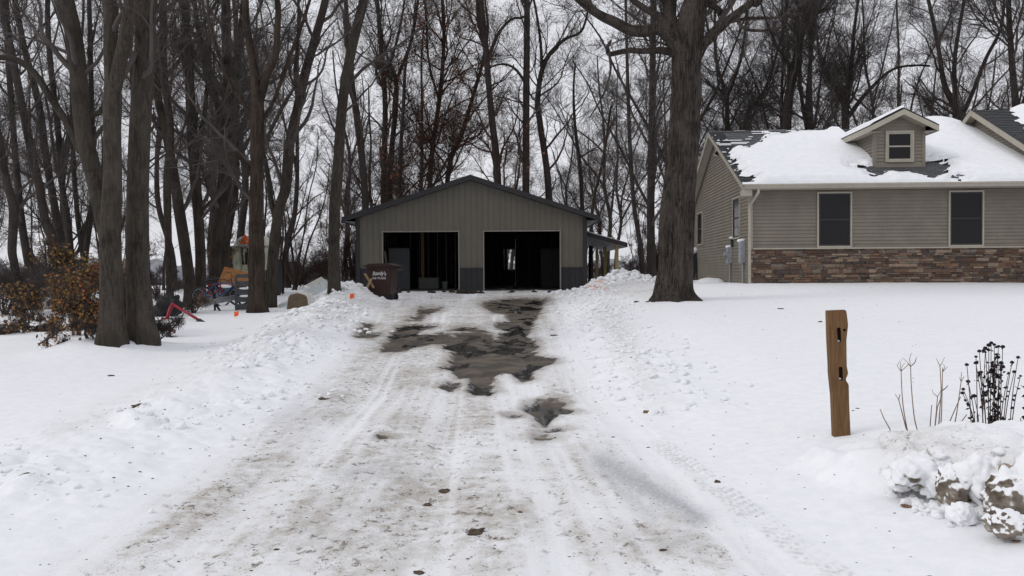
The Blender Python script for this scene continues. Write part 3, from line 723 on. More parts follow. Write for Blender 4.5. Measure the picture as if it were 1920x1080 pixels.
# ------------------------------------------------------------------ the trees the photograph singles out
TREES = [
 # label, Y, bark, opts, stems
 ('broad smooth grey trunk splitting in two above head height, first trunk of the yard edge', 13.5, 'bark_smooth', dict(sides=20, step=.09, flare=.28, dens=.8, zmin=3.2, l1=3.0, furrow=.035, knots=.2),
  [[(207,658,47),(208,600,44),(208,540,42),(208,440,37),(213,340,33),(213,250,31),(214,190,34),(214,160,28),(212,80,25),(211,0,24)], [(214,190,24),(224,140,24),(236,85,23),(253,0,22)]]),
 ('grey trunk leaning behind the split smooth trunk with one long limb reaching away', 14.4, 'bark_smooth', dict(sides=16, step=.1, flare=.45, dens=.9, zmin=3.2, l1=3.0, furrow=.035),
  [[(229,645,36),(220,560,33),(203,450,32),(185,360,32),(168,290,31),(157,240,30),(147,100,30),(127,0,29)], [(154,285,15),(128,230,13),(100,187,13),(70,140,12),(33,113,11),(0,110,10)], [(160,215,12),(185,215,10),(200,195,9),(206,150,8)]]),
 ('thick straight dark trunk with spreading roots, standing just right of the split smooth trunk', 14.0, 'bark_smooth', dict(sides=24, step=.09, flare=.42, fh=.3, dens=.8, zmin=3.2, l1=3.0, furrow=.04, knots=.2),
  [[(265,640,52),(263,600,46),(260,540,42),(258,500,40),(260,360,40),(268,200,37),(275,100,36),(280,0,35)]]),
 ('shaggy barked tree with many upright forks, standing in front of the old machine', 22.7, 'bark_shag', dict(sides=18, step=.1, flare=.35, dens=1.3, zmin=3.4, l1=3.2, furrow=.12, knots=.4),
  [[(481,585,33),(481,540,29),(481,440,27),(483,340,23),(484,260,23),(485,190,24),(478,130,14),(468,70,13),(463,0,12)], [(487,200,16),(503,140,14),(518,112,12),(523,50,11),(522,0,10)], [(482,230,8),(455,190,7),(430,150,7),(400,60,6),(392,0,5)], [(490,230,8),(515,190,7),(545,110,7),(575,30,6)], [(476,330,9),(455,300,8),(440,285,7),(415,300,6),(400,290,5)]]),
 ('dark slender trunk leaning and curving away from the shaggy barked tree', 24.5, 'bark_dark', dict(sides=14, step=.12, flare=.3, dens=1.3, zmin=3.0, l1=3.2),
  [[(508,572,20),(513,470,19),(525,390,19),(537,350,19),(545,270,18),(558,210,17),(580,117,16),(597,60,15),(613,0,14)], [(517,410,12),(508,370,10),(500,310,9),(485,250,8),(478,180,6)], [(553,240,9),(560,200,8),(555,140,7),(562,60,6)]]),
 ('smooth grey trunk leaning toward the garage, rising from the ploughed snow bank', 25.6, 'bark_smooth', dict(sides=16, step=.12, flare=.25, dens=1.2, zmin=4.0, l1=3.2, furrow=.03),
  [[(627,572,24),(627,480,21),(628,400,21),(632,350,21),(643,200,19),(660,100,19),(672,50,18),(684,0,17)]]),
 ('dark trunk curving up behind the red frame, partner of a straight trunk', 27.0, 'bark_dark', dict(sides=14, step=.12, flare=.3, dens=1.3, zmin=3.0, l1=3.2),
  [[(357,568,22),(352,500,20),(338,400,20),(328,330,18),(312,240,15),(300,190,14),(292,100,13),(285,0,12)]]),
 ('straight dark trunk beside the curved one, near the pile of bicycles', 27.6, 'bark_dark', dict(sides=14, step=.12, flare=.3, dens=1.3, zmin=3.0, l1=3.2),
  [[(376,565,20),(376,480,18),(372,400,19),(367,330,21),(360,200,18),(356,100,15),(350,0,14)], [(371,280,9),(385,220,8),(392,150,7),(400,60,6)]]),
 ('dark forked trunk close behind the bicycles', 29.0, 'bark_dark', dict(sides=14, step=.14, flare=.3, dens=1.4, zmin=3.0, l1=3.2),
  [[(400,560,23),(407,450,20),(418,370,22),(423,300,22),(424,233,22),(436,170,18),(447,117,16),(457,50,14),(463,0,13)], [(421,245,14),(408,190,12),(392,130,10),(375,60,9),(368,0,8)]]),
 ('dark wide trunk between the bicycles and the machine, with tawny leaves at its foot', 30.0, 'bark_dark', dict(sides=14, step=.14, flare=.3, dens=1.4, zmin=3.0, l1=3.2),
  [[(416,558,25),(418,450,25),(425,340,22),(432,250,16),(428,150,14),(425,0,12)], [(425,330,10),(448,270,9),(470,200,7),(485,120,6)]]),
 ('thin straight dark trunk right behind the black bundle and red frame', 26.0, 'bark_dark', dict(sides=12, step=.14, flare=.2, dens=1.3, zmin=3.0, l1=2.8),
  [[(319,556,13),(316,440,13),(315,340,14),(322,250,14),(312,150,12),(308,0,11)]]),
 ('leaning dark trunk rising out of the tawny brush', 24.0, 'bark_far', dict(sides=12, step=.14, flare=.4, dens=1.5, zmin=3.0, l1=3.2),
  [[(109,577,20),(106,520,18),(100,450,17),(85,407,15),(75,345,15),(62,290,15),(45,200,14),(30,120,14),(7,0,13)]]),
 ('dark trunk just behind the leaning one that rises from the tawny brush', 26.0, 'bark_far', dict(sides=12, step=.14, flare=.3, dens=1.5, zmin=3.0, l1=3.2),
  [[(117,570,16),(117,480,15),(107,407,14),(98,350,13),(90,300,13),(77,200,12),(50,90,11),(33,0,10)]]),
 ('dark trunk with two low limbs nearest the split smooth trunk on its brushy side', 27.0, 'bark_far', dict(sides=12, step=.14, flare=.3, dens=1.5, zmin=2.6, l1=3.2),
  [[(137,565,15),(132,470,13),(127,407,13),(118,345,11),(112,250,11),(98,110,10),(95,0,9)], [(133,480,8),(148,470,7),(160,430,6),(172,380,5)]]),
 ('bent dark trunk at the outer edge of the woods above the brush heap', 22.5, 'bark_far', dict(sides=12, step=.14, flare=.4, dens=1.5, zmin=2.6, l1=3.0),
  [[(36,588,17),(28,500,14),(23,470,15),(27,390,16),(14,340,14),(5,280,13),(-10,200,12)]]),
 ('trunk with a wide foot next to the bent dark trunk at the woods edge', 25.0, 'bark_far', dict(sides=12, step=.14, flare=.7, dens=1.5, zmin=2.6, l1=3.0),
  [[(66,560,20),(57,510,16),(48,460,14),(40,400,13),(35,340,12),(28,240,11),(20,100,10),(18,0,9)], [(48,455,8),(62,480,7),(90,510,6),(112,530,5)]]),
 ('V shaped pair of dark stems showing in the gap beside the split smooth trunk', 28.0, 'bark_far', dict(sides=12, step=.14, flare=.3, dens=1.4, zmin=2.0, l1=3.0),
  [[(160,548,17),(158,500,15),(163,460,12),(172,400,11),(178,330,10),(175,200,9),(172,0,8)], [(160,500,12),(152,450,10),(146,400,9),(140,300,8),(138,150,7),(140,0,6)]]),
 ('grey trunk rising behind the garage eave above the bin', 45, 'bark_far', dict(dens=1.2, zmin=4, l1=3.4),
  [[(688,545,14),(684,350,13),(668,210,11),(663,167,10),(655,80,9),(650,0,8)]]),
 ('first of two close parallel trunks above the garage roof slope', 49, 'bark_far', dict(dens=1.2, zmin=4, l1=3.4),
  [[(720,545,12),(720,340,11),(723,200,10),(717,117,9),(712,40,8),(708,0,7)], [(722,150,6),(745,80,5),(760,0,4)]]),
 ('second of two close parallel trunks, forking wide above the garage roof', 50, 'bark_far', dict(dens=1.2, zmin=4, l1=3.4),
  [[(731,545,12),(732,330,11),(743,200,9),(743,150,8),(728,110,5),(715,60,5),(705,0,4)], [(743,155,7),(765,100,6),(777,60,5),(785,0,5)]]),
 ('slim young tree still holding russet leaves beside the parallel trunks', 47, 'bark_far', dict(dens=1.4, zmin=2.5, l1=3.2, leaves=500),
  [[(752,545,9),(750,340,8),(757,200,7),(762,120,5),(775,60,4),(780,0,3)]]),
 ('tree full of hanging russet leaves over the garage roof peak', 50, 'bark_far', dict(dens=1.7, zmin=3, l1=4.2, leaves=1400),
  [[(808,545,11),(807,330,10),(827,165,8),(833,67,7),(830,0,6)], [(824,190,5),(805,120,4),(800,40,4)]]),
 ('dark trunk slanting over the garage peak with a few russet leaves', 52, 'bark_far', dict(dens=1.3, zmin=3, l1=3.6, leaves=450),
  [[(835,545,11),(840,330,9),(867,250,9),(890,173,7),(905,120,6),(915,60,5)]]),
 ('leaning trunk with a broken stub and arching limb, right of the garage peak', 46, 'bark_far', dict(dens=1.0, zmin=5, l1=3.4, leaves=120),
  [[(938,545,18),(933,333,14),(920,200,12),(910,83,11),(902,0,9)], [(909,90,9),(902,60,9),(898,42,8)], [(917,108,7),(935,65,6),(960,38,5),(985,32,4)]]),
 ('tall dead straight trunk above the garage roof', 47, 'bark_far', dict(dens=1.0, zmin=5, l1=3.6),
  [[(985,545,15),(986,340,13),(987,160,12),(988,0,11)], [(987,160,6),(965,130,5),(940,122,4),(915,130,3)]]),
 ('crooked trunk forking over the garage roof slope beside the straight one', 48, 'bark_far', dict(dens=1.1, zmin=4, l1=3.6),
  [[(1035,545,16),(1028,350,13),(1012,230,11),(1008,190,10),(1016,133,9),(1033,100,8),(1060,75,6),(1090,60,5)], [(1016,133,7),(1012,70,5),(1000,0,4)]]),
 ('slender trunk leaning over the garage eave by the open shed roof', 50, 'bark_far', dict(dens=1.4, zmin=3, l1=3.8),
  [[(1094,545,9),(1090,350,8),(1078,240,6),(1075,170,4),(1078,120,3)]]),
 ('straight trunk close behind the big oak on its garage side', 40, 'bark_far', dict(dens=1.4, zmin=3, l1=3.6),
  [[(1221,528,17),(1220,333,14),(1222,167,12),(1223,0,11)]]),
 ('thin leaning trunk between the open shed roof and the big oak', 38, 'bark_far', dict(dens=1.3, zmin=3, l1=3.2),
  [[(1207,528,10),(1200,460,9),(1188,380,8),(1180,260,7),(1175,120,6),(1172,0,5)]]),
 ('reddish trunk standing behind the garage corner under the shed roof', 43, 'bark_shag', dict(dens=1.3, zmin=5, l1=3.2),
  [[(1108,530,9),(1108,460,8),(1112,380,6),(1130,300,5),(1145,200,4)]]),
 ('stout straight trunk behind the house roof ridge', 46, 'bark_far', dict(dens=1.6, zmin=3.5, l1=3.8),
  [[(1472,500,22),(1473,233,19),(1487,133,15),(1500,67,13),(1520,0,11)], [(1487,133,6),(1455,90,5),(1430,30,4)]]),
 ('slim trunk standing close to the stout one behind the roof ridge', 50, 'bark_far', dict(dens=1.6, zmin=3, l1=3.6),
  [[(1512,500,12),(1512,230,10),(1516,130,8),(1525,0,7)], [(1512,240,8),(1498,160,7),(1500,60,6)]]),
 ('wide forking tree behind the dormer with a limb curving over it', 44, 'bark_far', dict(dens=1.4, zmin=4.5, l1=3.4),
  [[(1582,500,18),(1583,240,14),(1583,197,14),(1592,140,9),(1598,60,6),(1605,0,5)], [(1580,200,9),(1565,170,7),(1540,133,6),(1533,100,5),(1525,40,4)], [(1588,220,9),(1610,190,8),(1630,167,7),(1665,135,5),(1700,125,4),(1740,125,3)]]),
 ('large many stemmed tree between the dormer and the higher gable', 42, 'bark_far', dict(dens=1.3, zmin=5.0, l1=3.4),
  [[(1795,500,24),(1793,240,18),(1787,200,15),(1767,160,10),(1755,90,8),(1735,0,6)], [(1792,225,12),(1785,130,8),(1793,60,7),(1803,0,6)], [(1798,225,10),(1822,170,8),(1845,110,7),(1870,60,6),(1877,0,5)]]),
 ('crooked forked tree over the bare end of the house roof', 48, 'bark_far', dict(dens=1.7, zmin=2.5, l1=3.8),
  [[(1360,500,12),(1362,240,9),(1360,180,8),(1342,120,6),(1338,40,5)], [(1361,185,7),(1385,120,6),(1395,60,5),(1400,0,4)]]),
 ('leaning tree crossing over the bare shingles of the house roof', 52, 'bark_far', dict(dens=1.7, zmin=2.5, l1=3.8),
  [[(1385,500,12),(1395,240,9),(1420,190,7),(1440,150,6),(1465,60,4)]]),
 ('tree standing behind the higher gable of the house', 38, 'bark_far', dict(dens=1.5, zmin=3.5, l1=4.0),
  [[(1905,500,18),(1903,240,14),(1893,120,11),(1885,0,9)], [(1903,230,8),(1930,150,7),(1960,60,6)]]),
]
def build_trees():
    for i, (label, Y, bark, kw, stems) in enumerate(TREES):
        rng = np.random.default_rng(100 + i); kw = dict(kw)
        S = []
        for j, s in enumerate(stems):
            P, R = px_stem(s, Y, extend=5.0 if s[-1][1] <= 60 else 0, rng=rng, dY=0 if j == 0 else rng.uniform(-.6, .6))
            if j == 0:
                g = gz(P[0, 0], Y); P[0, 2] = g if Y < 34 else min(P[0, 2], g)
                P = np.concatenate([[P[0] - [0, 0, .35]], P]); R = np.concatenate([[R[0]], R])
            S.append((P, R))
        base = (S[0][0][1, 0], Y, gz(S[0][0][1, 0], Y))
        kw['dens'] = kw['dens'] * (.68 if Y < 35 else .85); kw.setdefault('sides', 10); kw.setdefault('step', .25)
        assemble('bare_tree', label, 'tree', base, S, rng, bark, 'twig_red' if kw.get('leaves') else 'twig', None, rmin=0.0036 if Y < 35 else 0.0046, **kw)

def build_oak():
    rng = np.random.default_rng(5); Y = 19.0
    st = [[(1262,566,70),(1262,545,68),(1263,530,66),(1266,480,61),(1269,380,60),(1275,320,56),(1284,178,53),(1287,104,55),(1297,30,46),(1303,0,42)],
      [(1278,112,36),(1258,75,30),(1236,57,25),(1210,61,22),(1182,60,20),(1150,44,18),(1126,33,16),(1099,15,14),(1082,0,13),(1060,-25,12)],
      [(1280,80,28),(1256,42,24),(1254,0,22)], [(1255,55,14),(1232,34,13),(1206,18,11),(1182,0,10),(1160,-30,8)],
      [(1262,100,16),(1235,97,13),(1200,98,11),(1180,97,10),(1160,100,10),(1143,103,9),(1138,92,7),(1145,78,4)],
      [(1142,103,5),(1144,130,4),(1140,152,3.5),(1130,180,3),(1105,222,2)],
      [(1298,98,24),(1322,80,20),(1340,62,18),(1358,45,17),(1380,28,15),(1405,10,13),(1425,-5,12)],
      [(1302,30,14),(1322,10,12),(1343,20,10),(1357,38,9)], [(1362,44,8),(1400,38,6),(1450,36,5),(1495,30,4)],
      [(1376,30,8),(1392,55,6),(1430,60,5),(1470,52,4)]]
    S = []
    dys = [0, -1.2, .6, .8, -.8, -1.2, -.9, 0, -.6, -1.2]; y0 = [0, 0, 0, .1, 0, -.8, 0, 0, -.4, -.5]
    for j, s in enumerate(st):
        P, R = px_stem(s, Y + y0[j], extend=5 if s[-1][1] <= 0 else 0, rng=rng, dY=dys[j])
        if j == 0:
            g = gz(P[0, 0], Y); P[0, 2] = g; P = np.concatenate([[P[0] - [0, 0, .3]], P]); R = np.concatenate([[R[0]], R])
        S.append((P, R))
    g = gz(S[0][0][1, 0], Y)
    assemble('oak_tree', 'huge rugged oak with furrowed bark and heavy low limbs before the house corner', 'tree', (S[0][0][1, 0], Y, g), S, rng, 'bark_oak', 'twig', None,
             sides=72, step=.035, furrow=.17, flare=.46, lobes=4, fh=.17, knots=.35, dens=1.1, zmin=5.4, l1=2.6, rmin=.004, wig=.26)

def build_woods():
    """the rest of the woods: a few grown trees, copied one by one"""
    protos = []
    for k in range(11):
        rng = np.random.default_rng(900 + k); S = []
        H = rng.uniform(15, 21); lean = rng.normal(size=2) * 1.0
        n = 8; t = np.linspace(0, 1, n); w = np.cumsum(rng.normal(size=(n, 2)) * .22, axis=0)
        P = np.stack([lean[0] * t ** 1.3 + w[:, 0], lean[1] * t ** 1.3 + w[:, 1], H * t - .4], 1); P[0, :2] = 0
        r0 = rng.uniform(.13, .2); R = r0 * (1 - .75 * t); R[0] *= 1.1; S.append((P, R))
        for q in range(rng.integers(1, 4)):
            i = int(rng.integers(2, 5)); p = P[i].copy(); d = rng.normal(size=3) * .35; d[2] = 1; L = []; LR = []; r = R[i] * .75
            for m in range(7):
                L.append(p.copy()); LR.append(r * (1 - .12 * m)); d = d + rng.normal(size=3) * [.12, .12, .05]; d /= np.linalg.norm(d); p = p + d * (H - P[i, 2]) / 7
            S.append((np.array(L), np.array(LR)))
        o = assemble('woodland_tree', 'proto', 'tree', (0, 0, 0), S, rng, 'bark_far', 'twig_red' if k % 3 == 1 else 'twig', None, sides=9, step=.4, flare=.35, cull=False, dens=.8, zmin=2.6, l1=3.6, rmin=.0045, ground=0.0,
                     leaves=300 if k == 4 else None)
        protos.append(o)
    sap = []
    for k in range(5):
        rng = np.random.default_rng(950 + k); S = []
        for q in range(rng.integers(2, 5)):
            H = rng.uniform(4, 7.5); n = 6; t = np.linspace(0, 1, n); w = np.cumsum(rng.normal(size=(n, 2)) * .12, axis=0); l = rng.normal(size=2) * .7
            P = np.stack([rng.normal() * .12 + l[0] * t + w[:, 0], rng.normal() * .12 + l[1] * t + w[:, 1], H * t - .2], 1)
            S.append((P, .035 * rng.uniform(.7, 1.2) * (1 - .8 * t) + .006))
        o = assemble('sapling', 'proto', 'sapling', (0, 0, 0), S, rng, 'bark_far', 'twig_red' if k % 2 else 'twig', None, sides=6, step=.4, flare=0, cull=False, dens=1.5, zmin=.5, l1=1.7, rmin=.004, levels=3, ground=0.0)
        sap.append(o)
    rng = np.random.default_rng(77); placed = []
    def free(x, y, gap):
        if -7.5 < x < 6 and y < 47.5: return False
        if x > 5.5 and y < 37: return False
        if x > -7 and y < 34: return False
        return all((x - a) ** 2 + (y - b) ** 2 > gap * gap for a, b in placed)
    used = set()
    def put(pool, px, y, zone, gap, group, label):
        x = (px - 960) / FPX * y
        if not free(x, y, gap): return
        placed.append((x, y)); p = pool[int(rng.integers(len(pool)))]; rz = rng.uniform(0, 6.28); s = rng.uniform(.85, 1.15)
        loc = (x, y, gz(x, y) - .05)
        if p.name not in used:
            used.add(p.name); p.location = loc; p.rotation_euler = (0, 0, rz); o = p
        else: o = dup(p, loc, rz)
        o.scale = (s, s, s * rng.uniform(.95, 1.1)); o['label'] = label; o['group'] = group
    TL = [(0, 'woods beside the yard', 'bare dark tree deep in the dense woods beyond the machine and brush'),
          (1, 'woods behind the garage', 'bare grey tree among the open woods behind the garage'),
          (2, 'woods behind the house', 'bare tree rising in the tangle behind the house roof')]
    for n, lo, hi, y0, y1, z in ((16, -160, 560, 36, 72, 0), (11, 600, 1240, 54, 90, 1), (15, 1260, 2060, 46, 80, 2)):
        for i in range(n): put(protos, rng.uniform(lo, hi), rng.uniform(y0, y1), z, 2.2, TL[z][1], TL[z][2])
    SL = ['many stemmed sapling filling the woods beyond the machine and brush', 'thin sapling growing behind the garage and the open shed roof', 'thin sapling in the tangle behind the house roof']
    for n, lo, hi, y0, y1, z in ((24, -100, 640, 32, 62, 0), (24, 640, 1300, 50, 78, 1), (20, 1260, 2000, 42, 64, 2)):
        for i in range(n): put(sap, rng.uniform(lo, hi), rng.uniform(y0, y1), z, 1.2, 'saplings ' + TL[z][1][6:], SL[z])
    for p in protos + sap:
        if p.name not in used:
            for c in list(p.children): bpy.data.objects.remove(c)
            bpy.data.objects.remove(p)

def build_far():
    # far treeline across the fields
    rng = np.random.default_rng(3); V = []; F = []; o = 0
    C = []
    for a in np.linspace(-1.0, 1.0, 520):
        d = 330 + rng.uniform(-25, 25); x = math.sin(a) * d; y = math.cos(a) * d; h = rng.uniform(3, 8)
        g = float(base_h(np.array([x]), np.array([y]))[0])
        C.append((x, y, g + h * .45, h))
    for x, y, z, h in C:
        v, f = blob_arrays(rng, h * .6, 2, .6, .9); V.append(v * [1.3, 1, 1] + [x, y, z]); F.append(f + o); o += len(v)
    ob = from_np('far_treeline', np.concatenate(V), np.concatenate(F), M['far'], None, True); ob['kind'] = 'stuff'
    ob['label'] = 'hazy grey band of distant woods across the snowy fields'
# ------------------------------------------------------------------ garage
def ribbed(bm, x0, x1, z0, ztop, y, pitch=0.2286, rib=0.02, out=-1):
    """steel sheet with small upright ribs; ztop may be a function of x"""
    zt = ztop if callable(ztop) else (lambda x: ztop)
    k0 = math.ceil(x0 / pitch); xs = [x0]
    prof = [(x0, 0)]
    k = k0
    while k * pitch < x1 - .03:
        c = k * pitch
        if c > x0 + .03: prof += [(c - .022, 0), (c - .010, rib), (c + .010, rib), (c + .022, 0)]
        for m in (1, 2):
            d = c + pitch * m / 3
            if x0 + .03 < d < x1 - .03: prof += [(d - .012, 0), (d, .005), (d + .012, 0)]
        k += 1
    prof.append((x1, 0))
    a = [bm.verts.new((x, y + out * p, z0)) for x, p in prof]; b = [bm.verts.new((x, y + out * p, zt(x))) for x, p in prof]
    for i in range(len(prof) - 1): bm.faces.new((a[i], a[i + 1], b[i + 1], b[i]))

def build_garage():
    X0, X1, RX = -6.18, 2.97, -1.62; Y0, Y1 = 34.0, 46.0; G = 0.83
    root = thing('garage', 'tan steel double garage with charcoal trim, both doorways open and dark', 'garage', (RX, Y0, G))
    L0, L1 = X0 - RX, X1 - RX; D = Y1 - Y0; pitch = .325; ridge = 4.40
    def top(x): return ridge - abs(x) * pitch
    d1 = (-5.12 - RX, -2.125 - RX); d2 = (-1.1 - RX, 1.91 - RX); dh = 2.36; wt = .9
    bm = bmesh.new()
    ribbed(bm, L0, d1[0], wt, top, 0); ribbed(bm, d1[1], d2[0], wt, top, 0); ribbed(bm, d2[1], L1, wt, top, 0)
    ribbed(bm, d1[0], d1[1], dh, top, 0); ribbed(bm, d2[0], d2[1], dh, top, 0)
    for x, s in ((L0, 1), (L1, -1)):   # side walls
        b = bmesh.new(); ribbed(b, 0.01, D, 0, top(L0 + .1), 0)
        bmesh.ops.transform(b, matrix=Matrix.Translation((x, 0, 0)) @ Matrix.Rotation(math.pi / 2, 4, 'Z'), verts=b.verts)
        if s < 0: bmesh.ops.scale(b, vec=(1, 1, 1), verts=b.verts)
        me = bpy.data.meshes.new('t'); b.to_mesh(me); b.free(); bm.from_mesh(me); bpy.data.meshes.remove(me)
    from_bm('wall', bm, M['steel_tan'], root)
    for a, b in ((L0, d1[0] - .05), (d1[1] + .05, d2[0] - .05), (d2[1] + .05, L1)):
        bm = bmesh.new(); ribbed(bm, a, b, 0, wt, -.006); box(bm, (a, -.035, wt - .02), (b, -.008, wt + .03)); from_bm('wainscot', bm, M['steel_dark'], root)
    for a, b in (((L0 - .03, -.045, 0), (L0 + .14, .12, top(L0) - .02)), ((L1 - .14, -.045, 0), (L1 + .03, .12, top(L1) - .02))):
        bm = bmesh.new(); box(bm, a, b); from_bm('corner_trim', bm, M['steel_dark'], root)
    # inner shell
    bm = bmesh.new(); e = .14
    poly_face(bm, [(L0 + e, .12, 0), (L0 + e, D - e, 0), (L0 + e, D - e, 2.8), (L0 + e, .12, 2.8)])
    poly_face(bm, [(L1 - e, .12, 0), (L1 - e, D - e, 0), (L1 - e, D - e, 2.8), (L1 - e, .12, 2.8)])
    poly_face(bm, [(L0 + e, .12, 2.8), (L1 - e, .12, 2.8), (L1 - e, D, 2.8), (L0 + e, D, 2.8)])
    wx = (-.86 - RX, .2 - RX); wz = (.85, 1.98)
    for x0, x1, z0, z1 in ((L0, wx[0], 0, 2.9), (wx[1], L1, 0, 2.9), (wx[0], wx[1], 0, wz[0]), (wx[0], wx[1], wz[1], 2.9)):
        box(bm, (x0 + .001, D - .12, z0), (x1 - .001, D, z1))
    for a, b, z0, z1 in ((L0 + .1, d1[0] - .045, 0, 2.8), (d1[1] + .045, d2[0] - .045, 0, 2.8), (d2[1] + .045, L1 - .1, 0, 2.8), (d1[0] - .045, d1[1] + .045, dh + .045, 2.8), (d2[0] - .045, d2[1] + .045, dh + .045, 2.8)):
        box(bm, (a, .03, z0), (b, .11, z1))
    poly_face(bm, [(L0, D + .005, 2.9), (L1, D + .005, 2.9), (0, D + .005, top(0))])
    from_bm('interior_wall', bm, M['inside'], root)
    bm = bmesh.new(); box(bm, (L0 + .02, .02, -.3), (L1 - .02, D - .02, .012)); from_bm('floor', bm, M['concrete'], root)
    SB = []
    for k in range(15):
        x = L0 + .5 + k * .6
        if not (wx[0] - .05 < x < wx[1] + .05): SB.append(((x, D - .17, .02), (x + .038, D - .121, 2.75)))
    for k in range(18):
        y = .6 + k * .61
        SB.append(((L0 + e + .002, y, .02), (L0 + e + .05, y + .038, 2.75)))
    for k in range(6):
        x = d1[0] + .35 + k * .42; SB.append(((x, 6.0, .02), (x + .038, 6.09, 2.75)))
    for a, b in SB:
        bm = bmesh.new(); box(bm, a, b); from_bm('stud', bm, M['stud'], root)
    for a, b in ((wx[0], wx[0] + .46), (wx[1] - .46, wx[1])):
        bm = bmesh.new(); y = D - .1
        for p, q in (((a, wz[0]), (a + .05, wz[1])), ((b - .05, wz[0]), (b, wz[1])), ((a + .05, wz[0]), (b - .05, wz[0] + .05)), ((a + .05, wz[1] - .05), (b - .05, wz[1]))):
            box(bm, (p[0], y, p[1]), (q[0], y + .06, q[1]))
        w = from_bm('window', bm, M['white'], root)
        bm = bmesh.new(); poly_face(bm, [(a + .05, y + .03, wz[0] + .05), (b - .05, y + .03, wz[0] + .05), (b - .05, y + .03, wz[1] - .05), (a + .05, y + .03, wz[1] - .05)])
        from_bm('pane', bm, M['clear'], w)
    bm = bmesh.new(); box(bm, (wx[0] + .462, D - .13, wz[0]), (wx[1] - .462, D - .02, wz[1])); from_bm('window_post', bm, M['inside'], root)
    for d in (d1, d2):
        bm = bmesh.new(); y0, y1 = -.055, .10
        box(bm, (d[0] - .045, y0, 0), (d[0], y1, dh)); box(bm, (d[1], y0, 0), (d[1] + .045, y1, dh)); box(bm, (d[0] - .045, y0, dh), (d[1] + .045, y1, dh + .045))
        from_bm('door_frame', bm, M['galv_dull'], root)
    # roof: two slabs with fascia, overhang to the front
    ov = .52; fy = -.38; by = D + .4
    bm = bmesh.new()
    for s in (-1, 1):
        xo = s * (L1 + ov) if s > 0 else (L0 - ov); zo = ridge + .19 - abs(xo) * pitch; t = .05
        pts = [(0, fy, ridge + .19), (xo, fy, zo), (xo, fy, zo - t), (0, fy, ridge + .19 - t)]
        prism(bm, pts, (0, by - fy, 0))
    fixn(bm); from_bm('roof', bm, M['steel_dark'], root)
    bm = bmesh.new()
    for s in (-1, 1):
        xo = s * (L1 + ov - .003) if s > 0 else (L0 - ov + .003); zo = ridge + .14 - abs(xo) * pitch; t = .15
        prism(bm, [(0, fy + .004, ridge + .138), (xo, fy + .004, zo - .002), (xo, fy + .004, zo - t), (0, fy + .004, ridge + .14 - t)], (0, .03, 0))
        box(bm, (min(xo, xo - s * .03), fy + .036, zo - t), (max(xo, xo - s * .03), by - .01, zo - .004))
    fixn(bm); from_bm('fascia', bm, M['steel_dark'], root)
    bm = bmesh.new()
    for s in (-1, 1):
        xo = s * (L1 + ov - .034) if s > 0 else (L0 - ov + .034); xi = L1 + .032 if s > 0 else L0 - .032
        zo = ridge + .02 - abs(xo) * pitch
        poly_face(bm, [(xi, fy + .04, zo), (xo, fy + .04, zo), (xo, by - .02, zo), (xi, by - .02, zo)])
        pts = [(0, fy + .036, ridge + .02), (xi, fy + .036, ridge + .02 - abs(xi) * pitch), (xi, -.001, ridge + .02 - abs(xi) * pitch), (0, -.001, ridge + .02)]
        poly_face(bm, pts)
    from_bm('soffit', bm, M['soffit'], root)
    bm = bmesh.new()   # thin snow left on the roof
    rng = np.random.default_rng(4)
    for s in (-1, 1):
        nx, ny = 40, 60; xs = np.linspace(.25, L1 + ov - .08, nx) * s; ys = np.linspace(.2, by - .3, ny)
        A, B = np.meshgrid(xs, ys); t = .05 * smooth(-.05, .2, fbm(A * .8, B * .8, 3, 4) + .04)
        vs = [[bm.verts.new((A[j, i], B[j, i], ridge + .185 - abs(A[j, i]) * pitch + t[j, i])) for i in range(nx)] for j in range(ny)]
        for j in range(ny - 1):
            for i in range(nx - 1):
                if max(t[j, i], t[j + 1, i], t[j, i + 1]) > .012: bm.faces.new((vs[j][i], vs[j][i + 1], vs[j + 1][i + 1], vs[j + 1][i]))
    for v in [v for v in bm.verts if not v.link_faces]: bm.verts.remove(v)
    from_bm('roof_snow', bm, M['snow'], root, True)
    # open shed roof on the side
    a0 = L1 + .04; a1 = 4.85 - RX; y0, y1 = 2.0, 10.5; z0, z1 = 2.46, 1.96
    bm = bmesh.new(); prism(bm, [(a0, y0, z0), (a1, y0, z1), (a1, y0, z1 - .05), (a0, y0, z0 - .05)], (0, y1 - y0, 0)); fixn(bm)
    from_bm('shed_roof', bm, M['steel_dark'], root)
    bm = bmesh.new(); prism(bm, [(a0, y0 - .03, z0 - .003), (a1 + .03, y0 - .03, z1 - .01), (a1 + .03, y0 - .03, z1 - .19), (a0, y0 - .03, z0 - .19)], (0, .028, 0))
    box(bm, (a1 + .002, y0, z1 - .19), (a1 + .03, y1, z1 - .01)); fixn(bm); from_bm('shed_fascia', bm, M['steel_dark'], root)
    bm = bmesh.new(); poly_face(bm, [(a0, y0, z0 - .17), (a1, y0, z1 - .17), (a1, y1, z1 - .17), (a0, y1, z0 - .17)]); from_bm('shed_ceiling', bm, M['soffit'], root)
    bm = bmesh.new(); prism(bm, [(a0 + .05, y0 + .1, z0 + .001), (a1 - .03, y0 + .1, z1 + .003), (a1 - .06, y0 + .1, z1 + .03), (a0 + .1, y0 + .1, z0 + .03)], (0, y1 - y0 - .3, 0)); fixn(bm); from_bm('shed_roof_snow', bm, M['snow'], root)
    for k, y in enumerate((2.3, 6.0, 9.8)):
        bm = bmesh.new(); x = 4.3 - RX + .1 * (k == 0); box(bm, (x, y, -.2), (x + .14, y + .14, z1 - .06)); bmesh.ops.bevel(bm, geom=bm.edges[:], offset=.008, segments=1)
        o = from_bm('post', bm, M['lumber_post'] if k == 0 else M['treated'], root)
        if k == 0: o['label'] = 'pale yellow new timber post'
